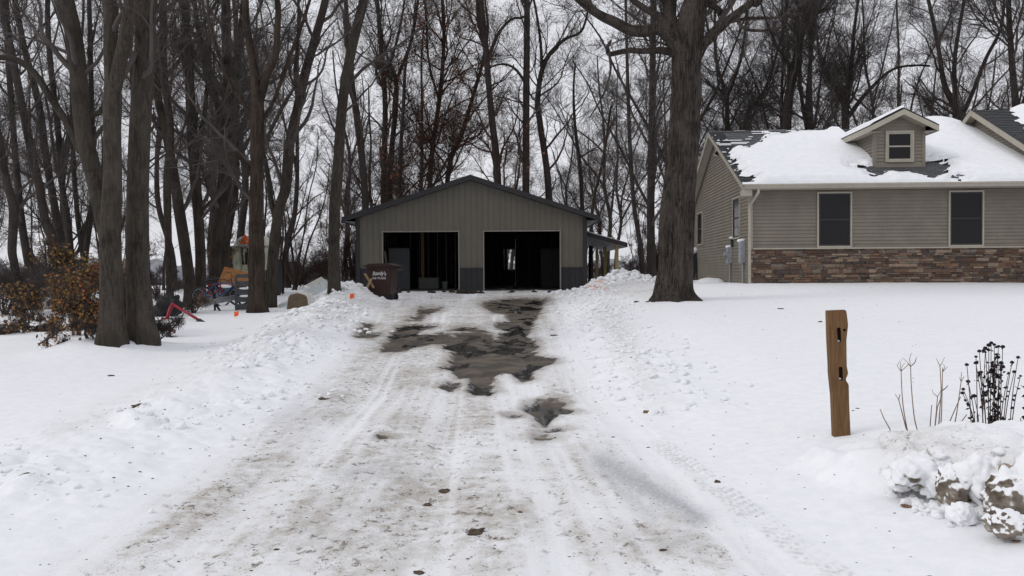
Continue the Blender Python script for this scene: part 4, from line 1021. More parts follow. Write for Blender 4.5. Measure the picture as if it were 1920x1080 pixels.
    # things inside
    def item(nm, label, cat, mat, px0, px1, pyt, Y, dep, bev=.02):
        p = at(px0, pyt, Y); q = at(px1, pyt, Y); bm = bmesh.new(); w = q[0] - p[0]; h = p[2] - G - .012
        box(bm, (-w / 2, 0, 0), (w / 2, dep, h)); bmesh.ops.bevel(bm, geom=bm.edges[:], offset=bev, segments=2)
        r = thing(nm, label, cat, ((p[0] + q[0]) / 2, Y, G + .013)); return r, bm, w, h
    r, bm, w, h = item('door_panel', 'tall plain grey door panel standing inside the garage doorway by the brown bin', 'door panel', None, 729, 768, 466, 38.2, .05, .006)
    from_bm('slab', bm, M['greydoor'], r)
    bm = bmesh.new(); box(bm, (-w / 2 - .05, -.02, 0), (-w / 2 - .002, .07, h + .02)); box(bm, (w / 2 + .002, -.02, 0), (w / 2 + .05, .07, h + .02)); box(bm, (-w / 2 - .05, -.02, h + .021), (w / 2 + .05, .07, h + .06)); from_bm('frame', bm, M['inside'], r)
    r, bm, w, h = item('storage_chest', 'low grey chest on the floor inside the garage doorway with the bin', 'chest', None, 785, 822, 523, 38.5, .6)
    from_bm('body', bm, M['greychest'], r); bm = bmesh.new(); box(bm, (-w / 2 - .01, -.015, h + .001), (w / 2 + .01, .61, h + .05)); bmesh.ops.bevel(bm, geom=bm.edges[:], offset=.01, segments=1); from_bm('lid', bm, M['greychest'], r)
    r = thing('bucket', 'small pale bucket on the garage floor beside the low chest', 'bucket', (at(834, 540, 38)[0], 38, G + .013))
    bm = bmesh.new(); lathe(bm, [(.11, 0), (.15, .3), (.16, .3), (.16, .325), (.14, .325), (.1, .02)], 16); from_bm('pail', bm, M['greychest'], r, False)
    bm = bmesh.new(); tube(bm, [(.16 * math.cos(a), .03, .3 + .1 * math.sin(a)) for a in np.linspace(math.pi, 2 * math.pi, 9)], .005, 5); from_bm('handle', bm, M['galv'], r)
    x = at(791, 500, 38.9)[0]; bm = bmesh.new(); box(bm, (-.07, -.07, 0), (.07, .07, 2.72)); bmesh.ops.bevel(bm, geom=bm.edges[:], offset=.008, segments=1)
    o = from_bm('timber_post', bm, M['lumber'], None); o.location = (x, 39.3, G + .013); tag(o, 'brown upright timber post standing inside the garage behind the low chest', 'post')
    r, bm, w, h = item('metal_cabinet', 'tall dark cabinet in the shadow of the second garage doorway', 'cabinet', None, 1015, 1056, 466, 40, .6, .01)
    from_bm('body', bm, M['darkcab'], r); bm = bmesh.new(); box(bm, (-w / 2 + .03, -.02, .05), (-.01, -.002, h - .05)); box(bm, (.01, -.02, .05), (w / 2 - .03, -.002, h - .05)); from_bm('door', bm, M['darkcab'], r)
    bm = bmesh.new(); c = thing('leaning_board', 'narrow pale board leaning against the doorway edge behind the brown bin', 'board', (0, 0, 0))
    p, q = at(728, 522, 35.2), at(720, 458, 34.6); tilt = Vector(q - p); box(bm, (-.04, -.012, 0), (.04, .012, tilt.length)); o = from_bm('plank', bm, M['stud'], c)
    c.location = Vector(p) - tilt.normalized() * .3; c.rotation_mode = 'QUATERNION'; c.rotation_quaternion = tilt.to_track_quat('Z', 'Y')

# ------------------------------------------------------------------ house
H_OR = (6.85, 24.6, 1.2); H_RZ = R_(-3.0)
def hw(u, v, w):
    c, s = math.cos(H_RZ), math.sin(H_RZ)
    return H_OR[0] + u * c - v * s, H_OR[1] + u * s + v * c, H_OR[2] + w

def lap(bm, p0, du, n_out, z0, z1, lim, exp=.102, proud=.026):
    """lap siding: courses from z0 to z1; lim(z) gives (a, b) run along du"""
    p0 = Vector(p0); du = Vector(du); n = Vector(n_out); z = z0
    up = Vector((0, 0, 1))
    while z < z1 - .004:
        t = min(z + exp, z1); a0, b0 = lim(z); a1, b1 = lim(t)
        if b0 - a0 < .02: break
        q = [p0 + du * a0 + n * proud + up * z, p0 + du * b0 + n * proud + up * z, p0 + du * b1 + n * .002 + up * t, p0 + du * a1 + n * .002 + up * t]
        k = [p0 + du * a0 + n * .001 + up * z, p0 + du * b0 + n * .001 + up * z]
        v = [bm.verts.new(x) for x in q]; w = [bm.verts.new(x) for x in k]
        bm.faces.new(v); bm.faces.new((w[0], w[1], v[1], v[0])); z = t

def window_parts(root, c0, du, n, w, h, mat_trim, trim=.046, mid=True, screen=True, sash='trim'):
    """window > frame, sash, pane; c0 lower corner at the wall face"""
    c0 = Vector(c0); du = Vector(du); n = Vector(n); up = Vector((0, 0, 1))
    def bar(bm, a0, a1, b0, b1, d0, d1):
        v = [bm.verts.new(c0 + du * a + up * b + n * d) for a in (a0, a1) for b in (b0, b1) for d in (d0, d1)]
        for f in ((0, 1, 3, 2), (4, 6, 7, 5), (0, 4, 5, 1), (2, 3, 7, 6), (0, 2, 6, 4), (1, 5, 7, 3)): bm.faces.new([v[i] for i in f])
    bm = bmesh.new()
    bar(bm, 0, trim, 0, h, .0, .045); bar(bm, w - trim, w, 0, h, .0, .045); bar(bm, trim, w - trim, 0, trim, 0, .05); bar(bm, trim, w - trim, h - trim, h, 0, .045)
    fixn(bm); fr = from_bm('window', bm, mat_trim, root)
    bm = bmesh.new(); s = .045; a, b = trim, w - trim; lo, hi = trim, h - trim
    bar(bm, a, a + s, lo, hi, .005, .03); bar(bm, b - s, b, lo, hi, .005, .03); bar(bm, a + s, b - s, lo, lo + s, .005, .03); bar(bm, a + s, b - s, hi - s, hi, .005, .03)
    m = (lo + hi) / 2
    if mid: bar(bm, a + s, b - s, m - .022, m + .022, .005, .034)
    fixn(bm); from_bm('sash', bm, M[sash], fr)
    for p, q in (((lo + s, m - .022), (m + .022, hi - s)) if mid else ((lo + s, hi - s),)):
        bm = bmesh.new(); v = [bm.verts.new(c0 + du * x + up * z + n * .014) for x, z in ((a + s, p), (b - s, p), (b - s, q), (a + s, q))]; bm.faces.new(v); fixn(bm)
        o = from_bm('pane', bm, M['pane'], fr)
    return fr

def build_house():
    root = thing('house', 'tan sided house with stone base and a thick blanket of snow on its roof', 'house', H_OR, H_RZ)
    WU = 8.6; DEP = 10.0; EV = 2.68; RID = 5.19; ze, ve, pitch, vr = 2.83, -.45, .433, 5.0
    def rz(v): return ze + pitch * (v - ve) if v <= vr else RID + .003 - pitch * (v - vr)
    # front wall
    bm = bmesh.new(); lap(bm, (0.09, 0, 0), (1, 0, 0), (0, -1, 0), 1.03, EV, lambda z: (0, 16.5))
    def lim(z):
        top = (z - (ze - .2)) / pitch + ve
        return (max(.07, top + .0), min(DEP, 2 * vr - top))
    lap(bm, (0, 0, 0), (0, 1, 0), (-1, 0, 0), -.15, 4.98, lim)
    # the back of the gable and the far side, plain
    poly_face(bm, [(0, DEP, -.3), (WU, DEP, -.3), (WU, DEP, EV), (0, DEP, EV)])
    fixn(bm); from_bm('siding', bm, M['siding'], root)
    for a, b in (((-.03, -.03, -.2), (.085, .0, EV)), ((-.03, .001, -.2), (.0, .07, EV + .02)), ((-.03, DEP, -.2), (.07, DEP + .02, EV))):
        bm = bmesh.new(); box(bm, a, b); from_bm('corner_board', bm, M['trim'], root)
    bm = bmesh.new(); box(bm, (.086, -.075, .99), (16.5, -.001, 1.029)); from_bm('stone_cap', bm, M['trim'], root)
    # ledge stone
    rng = random.Random(8); V = []; F = []; tint = []
    bm = bmesh.new(); lay = bm.verts.layers.float_color.new('tint')
    z = -.2
    pal = [(.085,.052,.034),(.12,.078,.05),(.065,.047,.037),(.155,.118,.082),(.052,.041,.037),(.105,.088,.070),(.18,.135,.09),(.075,.040,.026),(.13,.072,.040)]
    while z < .985:
        h = min(rng.choice((.045, .06, .075, .09, .11)), .988 - z)
        if .988 - z - h < .02: h = .988 - z
        u = .0 - rng.uniform(0, .2)
        while u < 16.4:
            l = rng.choice((.10, .16, .22, .30, .40)) * rng.uniform(.8, 1.2); d = rng.uniform(.02, .062)
            a = max(u, -.012); b = min(u + l, 16.4)
            if b - a > .03:
                n0 = len(bm.verts); box(bm, (a + .003, -d, z + .003), (b - .003, -.0005, z + h - .003)); bm.verts.ensure_lookup_table()
                c = rng.choice(pal); f = rng.uniform(.7, 1.15); gk = sum(c) / 3; c = tuple(x * .72 + gk * .28 * m for x, m in zip(c, (1.08, .98, .94)))
                for v in bm.verts[n0:]:
                    v[lay] = (c[0] * f, c[1] * f, c[2] * f, 1)
                    if v.co.y < -.001: v.co += Vector((rng.uniform(-.004, .004), rng.uniform(-.008, .008), rng.uniform(-.004, .004)))
            u += l
        z += h
    from_bm('stone_veneer', bm, M['stone'], root)
    bm = bmesh.new(); box(bm, (.0, -.0003, -.3), (16.4, .02, .99)); box(bm, (.02, .02, -.3), (16.4, .2, 2.6)); from_bm('backing', bm, M['inside'], root)
    # windows
    for u0 in (1.90, 5.57): window_parts(root, (u0, -.014, 1.031), (1, 0, 0), (0, -1, 0), .98, 1.59, M['trim'], sash='darksash')
    for v0, w in ((1.12, 1.02), (7.72, 1.15)): window_parts(root, (-.014, v0 + w, 1.36), (0, -1, 0), (-1, 0, 0), w, 1.28, M['trim'], .05, sash='darksash')
    # roof deck
    rk = -.30
    bm = bmesh.new(); uvl = bm.loops.layers.uv.new('UVMap')
    def slab(pts, uv):
        f = poly_face(bm, pts)
        for l, q in zip(f.loops, uv): l[uvl].uv = q
    L = (vr - ve) * math.hypot(1, pitch); UU = 9.2
    slab([(rk, ve, ze), (UU, ve, ze), (UU, vr, RID), (rk, vr, RID)], [(0, 0), (UU - rk, 0), (UU - rk, L), (0, L)])
    slab([(rk, vr, RID), (UU, vr, RID), (UU, 2 * vr - ve, ze), (rk, 2 * vr - ve, ze)], [(0, 0), (UU - rk, 0), (UU - rk, L), (0, L)])
    # ridge caps and shingle edge
    for k in range(32):
        u = rk + k * .3
        if u > UU - .3: break
        for s in (-1, 1):
            slab([(u, vr, RID + .028), (u + .32, vr, RID + .016), (u + .32, vr + s * .15, RID + .012 - .15 * pitch), (u, vr + s * .15, RID + .02 - .15 * pitch)], [(0, 0), (.3, 0), (.3, .13), (0, .13)])
    for k in range(42):   # stepped courses at the rake
        v = ve + k * (vr - ve) / 42; slab([(rk - .02, v, rz(v) + .022), (rk + .5, v, rz(v) + .022), (rk + .5, v + .13, rz(v + .13) + .004), (rk - .02, v + .13, rz(v + .13) + .004)], [(0, 0), (.5, 0), (.5, .13), (0, .13)])
    from_bm('roof', bm, M['shingle'], root)
    # rake boards, soffit, gutter
    bm = bmesh.new(); T = .17
    def rake(u, v0, v1, zf, t=T, th=.03):
        prism(bm, [(u, v0, zf(v0) - .004), (u, v1, zf(v1) - .004), (u, v1, zf(v1) - t), (u, v0, zf(v0) - t)], (th, 0, 0))
    rake(rk, ve, vr, rz); rake(rk, vr, 2 * vr - ve, lambda v: RID - pitch * (v - vr))
    box(bm, (rk + .03, ve, ze - .33), (-.031, ve + .42, ze - .15)); fixn(bm); box(bm, (rk, ve - .001, ze - .33), (rk + .029, ve + .3, ze - .171)); from_bm('rake_board', bm, M['trim'], root)
    bm = bmesh.new()
    poly_face(bm, [(rk + .03, ve, ze - .1), (-.0, ve, ze - .1), (-.0, vr, RID - .1), (rk + .03, vr, RID - .1)])
    poly_face(bm, [(rk + .03, 2 * vr - ve, ze - .1), (0, 2 * vr - ve, ze - .1), (0, vr, RID - .1), (rk + .03, vr, RID - .1)])
    poly_face(bm, [(0, ve + .02, EV), (16.5, ve + .02, EV), (16.5, 0, EV), (0, 0, EV)]); from_bm('soffit', bm, M['trim'], root)
    bm = bmesh.new()
    gp = [(ve + .0, ze - .14), (ve - .07, ze - .14), (ve - .09, ze - .08), (ve - .115, ze - .05), (ve - .115, ze - .012), (ve - .10, ze - .012), (ve - .10, ze - .045), (ve - .075, ze - .08), (ve - .06, ze - .125), (ve + 0, ze - .125)]
    prism(bm, [(rk + .04, y, z) for y, z in gp], (16.5, 0, 0)); box(bm, (rk + .032, ve + .001, ze - .15), (16.5, ve + .02, ze - .005)); fixn(bm); from_bm('gutter', bm, M['trim'], root)
    bm = bmesh.new(); x = .02
    pth = [(x + .12, ve - .05, ze - .14), (x + .12, ve - .05, ze - .24), (x - .02, -.10, ze - .55), (x - .03, -.075, ze - .68), (x - .03, -.075, .05), (x - .03, -.16, -.1)]
    tube(bm, pth, .042, 8); from_bm('downspout', bm, M['trim'], root, True)
    # snow on the roof
    nu, nv = 420, 260; us = np.linspace(rk + .0, 8.6, nu); vs = np.linspace(ve - .06, vr + .6, nv)
    U, Vv = np.meshgrid(us, vs); base = ze + pitch * (np.minimum(Vv, 2 * vr - Vv) - ve)
    c, s = math.cos(H_RZ), math.sin(H_RZ); wx, wy, wz = H_OR[0] + U * c - Vv * s, H_OR[1] + U * s + Vv * c, H_OR[2] + base
    px, py = proj(wx, wy, wz)
    bare1 = zz(1280, 180, [(120,150),(860,170),(800,196),(640,205),(560,215),(460,218),(440,262),(380,290),(270,295),(250,325),(330,450),(400,468),(395,490),(300,490),(60,180)])
    bare2 = zz(1280, 180, [(940,404),(1080,408),(1100,392),(1340,392),(1345,372),(1470,380),(1495,408),(1460,440),(1410,458),(1340,448),(1270,432),(1180,437),(1090,436),(1010,418)])
    bare3 = zz(1280, 180, [(1515,462),(1560,455),(1600,462),(1560,468)]); bare4 = zz(1280, 180, [(1060,455),(1140,452),(1155,458),(1090,461)])
    sd = np.maximum.reduce([poly_sd(px, py, q, 1.6) for q in (bare1, bare2, bare3, bare4)])
    rag = 15 * (vnoise(U * 3.2, np.floor(Vv / .13) * 1.0, 5) - .5) + 6 * fbm(U * 6, Vv * 9, 9, 3)
    fld = -sd + rag * smooth(16, 4, np.abs(sd)) if False else -sd + rag * (1 - smooth(5, 22, np.abs(sd)))
    # streaks of snow lying on the courses of the bare patch
    st = (vnoise(U * 2.4, np.floor(Vv / .13) * 1.0 + 40, 15) > .62) & (sd > 3) & (sd < 26) & ((Vv / .13) % 1 < .72) & (U < 3)
    t = .15 * smooth(0, 24, fld) + .02 * smooth(0, 3, fld) + .012 * fbm(U * .6, Vv * .6, 21, 2) * smooth(0, 20, fld)
    t = np.where(st & (fld < 2), .022, t); fld = np.where(st, np.maximum(fld, 1), fld)
    t = t + smooth(0, 14, fld) * (.20 * np.exp(-((U - 7.3) / .9) ** 2) * smooth(2.4, 4.9, Vv) + .04 * np.exp(-((U - 4.2) / 1.3) ** 2) * smooth(1.8, 4.6, Vv) - .05 * smooth(7.8, 8.4, U))
    t = t * (.25 + .75 * smooth(ve - .06, ve + .14, Vv))
    t = np.where(Vv < ve - .03, t * .2, t) * (1 - smooth(vr + .1, vr + .6, Vv))
    Z = base + np.maximum(t, -.01) * 1.09 + .006
    Pn = np.stack([U.ravel(), (Vv - .4 * t).ravel(), Z.ravel()], 1); i = np.arange(nu * nv).reshape(nv, nu)
    F = np.stack([i[:-1, :-1], i[:-1, 1:], i[1:, 1:], i[1:, :-1]], -1).reshape(-1, 4); ok = (fld.ravel()[F] > 0).sum(1) >= 3
    # leave out what the dormer walls cover
    uu = U.ravel()[F].mean(1); vv = Vv.ravel()[F].mean(1); ok &= ~((np.abs(uu - 4.58) < .64) & (vv > 1.0))
    F = F[ok]; used, inv = np.unique(F.ravel(), return_inverse=True)
    from_np('roof_snow', Pn[used], inv.reshape(-1, 4), M['roofsnow'], root)
    # dormer
    DU, DV, hwid = 4.58, .95, .68; db = rz(DV); dp = 5.10; dpitch = .5; ho = 1.0; fo = DV - .36
    bm = bmesh.new()
    def dl(z): return (-hwid + .02, hwid - .02) if z < dp - .2 - hwid * dpitch else (-(dp - .16 - z) / dpitch, (dp - .16 - z) / dpitch)
    lap(bm, (DU, DV, 0), (1, 0, 0), (0, -1, 0), db - .05, dp - .2, dl)
    zt = dp - .2 - hwid * dpitch + .06
    for s in (-1, 1):
        def sl(z): v = (z - ze) / pitch + ve; return (0.03, 3.2)
        lap(bm, (DU + s * hwid, DV, 0), (0, 1, 0), (s, 0, 0), db - .05, zt, lambda z: (.0, 3.2))
    fixn(bm); from_bm('dormer_wall', bm, M['siding'], root)
    for s in (-1, 1):
        bm = bmesh.new(); box(bm, (DU + s * (hwid + .02) - .05, DV - .03, db - .04), (DU + s * (hwid + .02) + .05, DV + .06, zt)); from_bm('dormer_corner_board', bm, M['siding'], root)
    bm = bmesh.new(); box(bm, (DU - hwid - .06, DV - .05, db - .03), (DU + hwid + .06, DV - .031, db + .05)); from_bm('dormer_sill', bm, M['siding'], root)
    window_parts(root, (DU - .41, DV - .016, 3.56), (1, 0, 0), (0, -1, 0), .82, .93, M['trim'], .055, sash='trim')
    bm = bmesh.new()
    for s in (-1, 1):
        prism(bm, [(DU, fo, dp), (DU + s * ho, fo, dp - ho * dpitch), (DU + s * ho, fo, dp - ho * dpitch - .03), (DU, fo, dp - .03)], (0, 4.6, 0))
    fixn(bm); from_bm('dormer_roof', bm, M['shingle'], root)
    bm = bmesh.new()
    for s in (-1, 1):
        e = s * (ho - .002)
        prism(bm, [(DU, fo + .003, dp - .032), (DU + e, fo + .003, dp - ho * dpitch - .032), (DU + e, fo + .003, dp - ho * dpitch - .19), (DU, fo + .003, dp - .19)], (0, .03, 0))
        prism(bm, [(DU + e, fo + .034, dp - ho * dpitch - .032), (DU + e - s * .03, fo + .034, dp - ho * dpitch - .032), (DU + e - s * .03, fo + .034, dp - ho * dpitch - .19), (DU + e, fo + .034, dp - ho * dpitch - .19)], (0, 3.6, 0))
    fixn(bm); from_bm('dormer_fascia', bm, M['trim'], root)
    bm = bmesh.new()
    for s in (-1, 1):
        e = s * (ho - .033); zq = dp - ho * dpitch - .17
        poly_face(bm, [(DU + e, fo + .034, zq), (DU + s * (hwid - .05), fo + .034, zq), (DU + s * (hwid - .05), fo + 3.4, zq), (DU + e, fo + 3.4, zq)])
        poly_face(bm, [(DU, fo + .034, dp - .19), (DU + s * hwid, fo + .034, dp - .19 - hwid * dpitch), (DU + s * hwid, DV - .002, dp - .19 - hwid * dpitch), (DU, DV - .002, dp - .19)])
    from_bm('dormer_soffit', bm, M['trim'], root)
    nu, nv = 26, 60; a = np.linspace(0, 1, nu); bq = np.linspace(0, 1, nv); A, B = np.meshgrid(a, bq); Vs = []; Fs = []; o = 0
    for s in (-1, 1):
        ed = smooth(0, .12, A * 1.0) * 0 + smooth(1.0, .86, A) if False else (1 - smooth(.86, 1.0, A)); fr = smooth(0, .05, B)
        t = (.10 + .05 * fbm(A * 2 + s, B * 4, 3, 3)) * ed * (.3 + .7 * fr)
        if s > 0: t = t * (.35 + .65 * smooth(.05, .25, B))
        P = np.stack([DU + s * A * ho * 1.0, fo + .01 + B * 4.4, dp - A * ho * dpitch + t + .004], -1).reshape(-1, 3)
        i = np.arange(nu * nv).reshape(nv, nu); Fq = np.stack([i[:-1, :-1], i[:-1, 1:], i[1:, 1:], i[1:, :-1]], -1).reshape(-1, 4)
        Vs.append(P); Fs.append(Fq + o); o += len(P)
    # close the front edge of the snow
    from_np('dormer_snow', np.concatenate(Vs), np.concatenate(Fs), M['roofsnow'], root)
    # higher wing
    WP = .50; wr = 5.63; wv = 4.0; wu = 8.38; ro = .32
    def wz_(v): return wr - WP * abs(v - wv)
    bm = bmesh.new()
    def wl(z): k = (wr - .2 - z) / WP; return (wv - k, wv + k)
    lap(bm, (wu, 0, 0), (0, 1, 0), (-1, 0, 0), 2.9, wr - .2, lambda z: (max(-1.6, wl(z)[0]), wl(z)[1])); fixn(bm); from_bm('wing_siding', bm, M['siding'], root)
    bm = bmesh.new(); uvl = bm.loops.layers.uv.new('UVMap')
    for v1 in (-2.0, 12.0):
        f = poly_face(bm, [(wu - ro, wv, wr), (20, wv, wr), (20, v1, wz_(v1)), (wu - ro, v1, wz_(v1))])
        for l, q in zip(f.loops, [(0, 8), (11, 8), (11, 0), (0, 0)]): l[uvl].uv = q
    for k in range(45):
        v = -2.0 + k * 7 / 45; f = poly_face(bm, [(wu - ro - .02, v, wz_(v) + .025), (20, v, wz_(v) + .025), (20, v + .155, wz_(v + .155) + .004), (wu - ro - .02, v + .155, wz_(v + .155) + .004)])
        for l, q in zip(f.loops, [(0, k * .14), (11, k * .14), (11, k * .14 + .13), (0, k * .14 + .13)]): l[uvl].uv = q
    from_bm('wing_roof', bm, M['shingle'], root)
    bm = bmesh.new()
    for v1 in (-2.0, 12.0):
        prism(bm, [(wu - ro, wv, wr - .004), (wu - ro, v1, wz_(v1) - .004), (wu - ro, v1, wz_(v1) - .2), (wu - ro, wv, wr - .2)], (.03, 0, 0))
    fixn(bm); from_bm('wing_rake_board', bm, M['trim'], root)
    bm = bmesh.new()
    for v1 in (-2.0, 12.0): poly_face(bm, [(wu - ro + .03, wv, wr - .12), (wu + .01, wv, wr - .12), (wu + .01, v1, wz_(v1) - .12), (wu - ro + .03, v1, wz_(v1) - .12)])
    from_bm('wing_soffit', bm, M['trim'], root)
    nu, nv = 120, 120; us = np.linspace(wu - ro + .02, 14, nu); vs = np.linspace(-2, wv, nv); U, Vv = np.meshgrid(us, vs)
    fl = (U - (wu + .75)) * 1.6 + 1.2 * fbm(U * 2, Vv * 3, 31, 3) + .35 * (4.4 - Vv) - .25
    t = .14 * smooth(0, .8, fl); Z = wr - WP * np.abs(Vv - wv) + t + .03
    i = np.arange(nu * nv).reshape(nv, nu); F = np.stack([i[:-1, :-1], i[:-1, 1:], i[1:, 1:], i[1:, :-1]], -1).reshape(-1, 4); F = F[(fl.ravel()[F] > 0).sum(1) >= 3]
    used, inv = np.unique(F.ravel(), return_inverse=True); from_np('wing_roof_snow', np.stack([U.ravel(), Vv.ravel(), Z.ravel()], 1)[used], inv.reshape(-1, 4), M['snow'], root)
    # fittings on the gable wall
    def wall_box(v, z0, w, h, d, mat, nm):
        bm = bmesh.new(); box(bm, (-.014 - d, v - w / 2, z0), (-.015, v + w / 2, z0 + h)); bmesh.ops.bevel(bm, geom=bm.edges[:], offset=.012, segments=2)
        o = from_bm(nm, bm, M[mat], root); return o
    o = wall_box(.62, .62, .30, .62, .14, 'boxgrey', 'meter_box'); o['label'] = 'grey electric box nearest the downspout'
    bm = bmesh.new(); v, f = blob_arrays(np.random.default_rng(2), .13, 2, .15, .45); from_np('snow_cap', v + [-.09, .62, 1.27], f, M['snow'], o)
    bm = bmesh.new(); tube(bm, [(-.06, .62, .62), (-.06, .62, -.1)], .024, 8); from_bm('conduit', bm, M['boxgrey'], o)
    o2 = wall_box(2.5, .62, .26, .5, .14, 'boxgrey', 'meter_box'); o2['label'] = 'grey round faced electric meter box'
    bm = bmesh.new(); lathe(bm, [(.09, 0), (.09, .06), (.075, .11), (.04, .12)], 16, Matrix.Translation((-.155, 2.5, .88)) @ Matrix.Rotation(-math.pi / 2, 4, 'Y')); from_bm('meter', bm, M['galv'], o2)
    v, f = blob_arrays(np.random.default_rng(3), .11, 2, .15, .45); from_np('snow_cap', v + [-.09, 2.5, 1.14], f, M['snow'], o2)
    bm = bmesh.new(); tube(bm, [(-.06, 2.5, .62), (-.06, 2.5, -.1)], .026, 8); from_bm('conduit', bm, M['boxgrey'], o2)
    bm = bmesh.new(); tube(bm, [(-.05, 2.2, 1.12), (-.05, 2.2, 1.32), (-.09, 2.2, 1.36)], .045, 10); fl = from_bm('gas_fitting', bm, M['dark'], root)
    v, f = blob_arrays(np.random.default_rng(6), .08, 2, .15, .5); from_np('snow_cap', v + [-.06, 2.2, 1.42], f, M['snow'], fl)
    # floodlight under the gable peak
    bm = bmesh.new(); box(bm, (-.07, 4.55, 4.50), (-.016, 4.69, 4.64)); fl = from_bm('floodlight', bm, M['black'], root)
    for s in (-1, 1):
        bm = bmesh.new(); lathe(bm, [(.03, 0), (.04, .06), (.075, .15), (.08, .17)], 12, Matrix.Translation((-.06, 4.62 + s * .08, 4.50)) @ Matrix.Rotation(R_(195), 4, 'Y') @ Matrix.Rotation(R_(s * 22), 4, 'X'))
        from_bm('lamp_head', bm, M['black'] if s < 0 else M['white'], fl)
    # hose and sacks leaning at the back of the gable wall
    x, y, z = hw(-.28, 9.2, 0); r = thing('hose_cart', 'dark upright cart with a snow cap leaning at the rear of the gable wall', 'cart', (x, y, z - .1), H_RZ)
    bm = bmesh.new(); prism(bm, [(-.1, -.35, .02), (-.1, .3, .02), (.12, .28, 1.1), (.12, -.1, 1.15)], (.2, 0, 0)); fixn(bm); bmesh.ops.bevel(bm, geom=bm.edges[:], offset=.05, segments=2); from_bm('body', bm, M['black'], r)
    bm = bmesh.new(); tube(bm, [(-.2, -.35, .0), (-.14, -.1, .5), (.05, .0, 1.2), (.1, .1, 1.25)], .025, 7); tube(bm, [(-.2, .1, .0), (-.14, .2, .5), (.05, .25, 1.2), (.1, .1, 1.25)], .025, 7); from_bm('frame', bm, M['greypl'], r)
    v, f = blob_arrays(np.random.default_rng(8), .17, 2, .15, .7); from_np('snow_cap', v + [.15, .02, 1.3], f, M['snow'], r)
    x, y, z = hw(-.45, 3.8, 0); v, f = blob_arrays(np.random.default_rng(12), .5, 3, .12, .5); o = from_np('snow_heap', v * [1, 2.0, 1] , f, M['snow']); o.location = (x, y, z - .1); tag(o, 'small rounded heap of snow along the gable wall below the meter boxes', 'snow heap')
# ------------------------------------------------------------------ yard things
def more_materials():
    M['dark'] = basic('dark_metal', (0.03, 0.03, 0.032), 0.5, 0.2, 8); M['galv_dull'] = basic('dull_trim', (0.22, 0.21, 0.19), 0.5, 0.1, 4)
    M['lumber_post'] = basic('yellow_lumber', (0.42, 0.33, 0.14), 0.7, 0.15, 3, stretch=(6, 6, .6)); M['greydoor'] = basic('grey_door', (0.24, 0.26, 0.28), 0.6, 0.06, 2)
    M['greychest'] = basic('chest_grey', (0.22, 0.225, 0.22), 0.6, 0.1, 3); M['darkcab'] = basic('cabinet_dark', (0.06, 0.06, 0.06), 0.6, 0.1, 3)
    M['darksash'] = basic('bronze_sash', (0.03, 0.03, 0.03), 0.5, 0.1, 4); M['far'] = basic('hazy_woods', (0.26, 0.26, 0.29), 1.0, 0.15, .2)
    M['letters'] = basic('white_lettering', (0.52, 0.50, 0.49), 0.6, 0.03, 6); M['tanlight'] = basic('pale_rim', (0.62, 0.60, 0.55), 0.6, 0.08, 6)
    M['mirror'] = basic('mirror_face', (0.35, 0.37, 0.4), 0.1, 0.1, 3, metal=0.8)
    M['darkmud'] = basic('dark_frozen_mud', (0.032, 0.024, 0.018), 0.8, 0.5, 14, bump=.6)

def text_mesh(name, s, size, mat, parent, loc, rot, arch=0.0, ital=0.0):
    c = bpy.data.curves.new(name, 'FONT'); c.body = s; c.size = size; c.align_x = 'CENTER'; c.extrude = 0.002; c.shear = ital; c.offset = size * .03
    t = bpy.data.objects.new(name, c); COL.objects.link(t); dg = bpy.context.evaluated_depsgraph_get(); dg.update()
    me = bpy.data.meshes.new_from_object(t.evaluated_get(dg)); bpy.data.objects.remove(t); bpy.data.curves.remove(c)
    if arch:
        for v in me.vertices: v.co.y -= arch * v.co.x ** 2
    o = finish(name, me, mat, parent); o.location = loc; o.rotation_euler = rot; return o

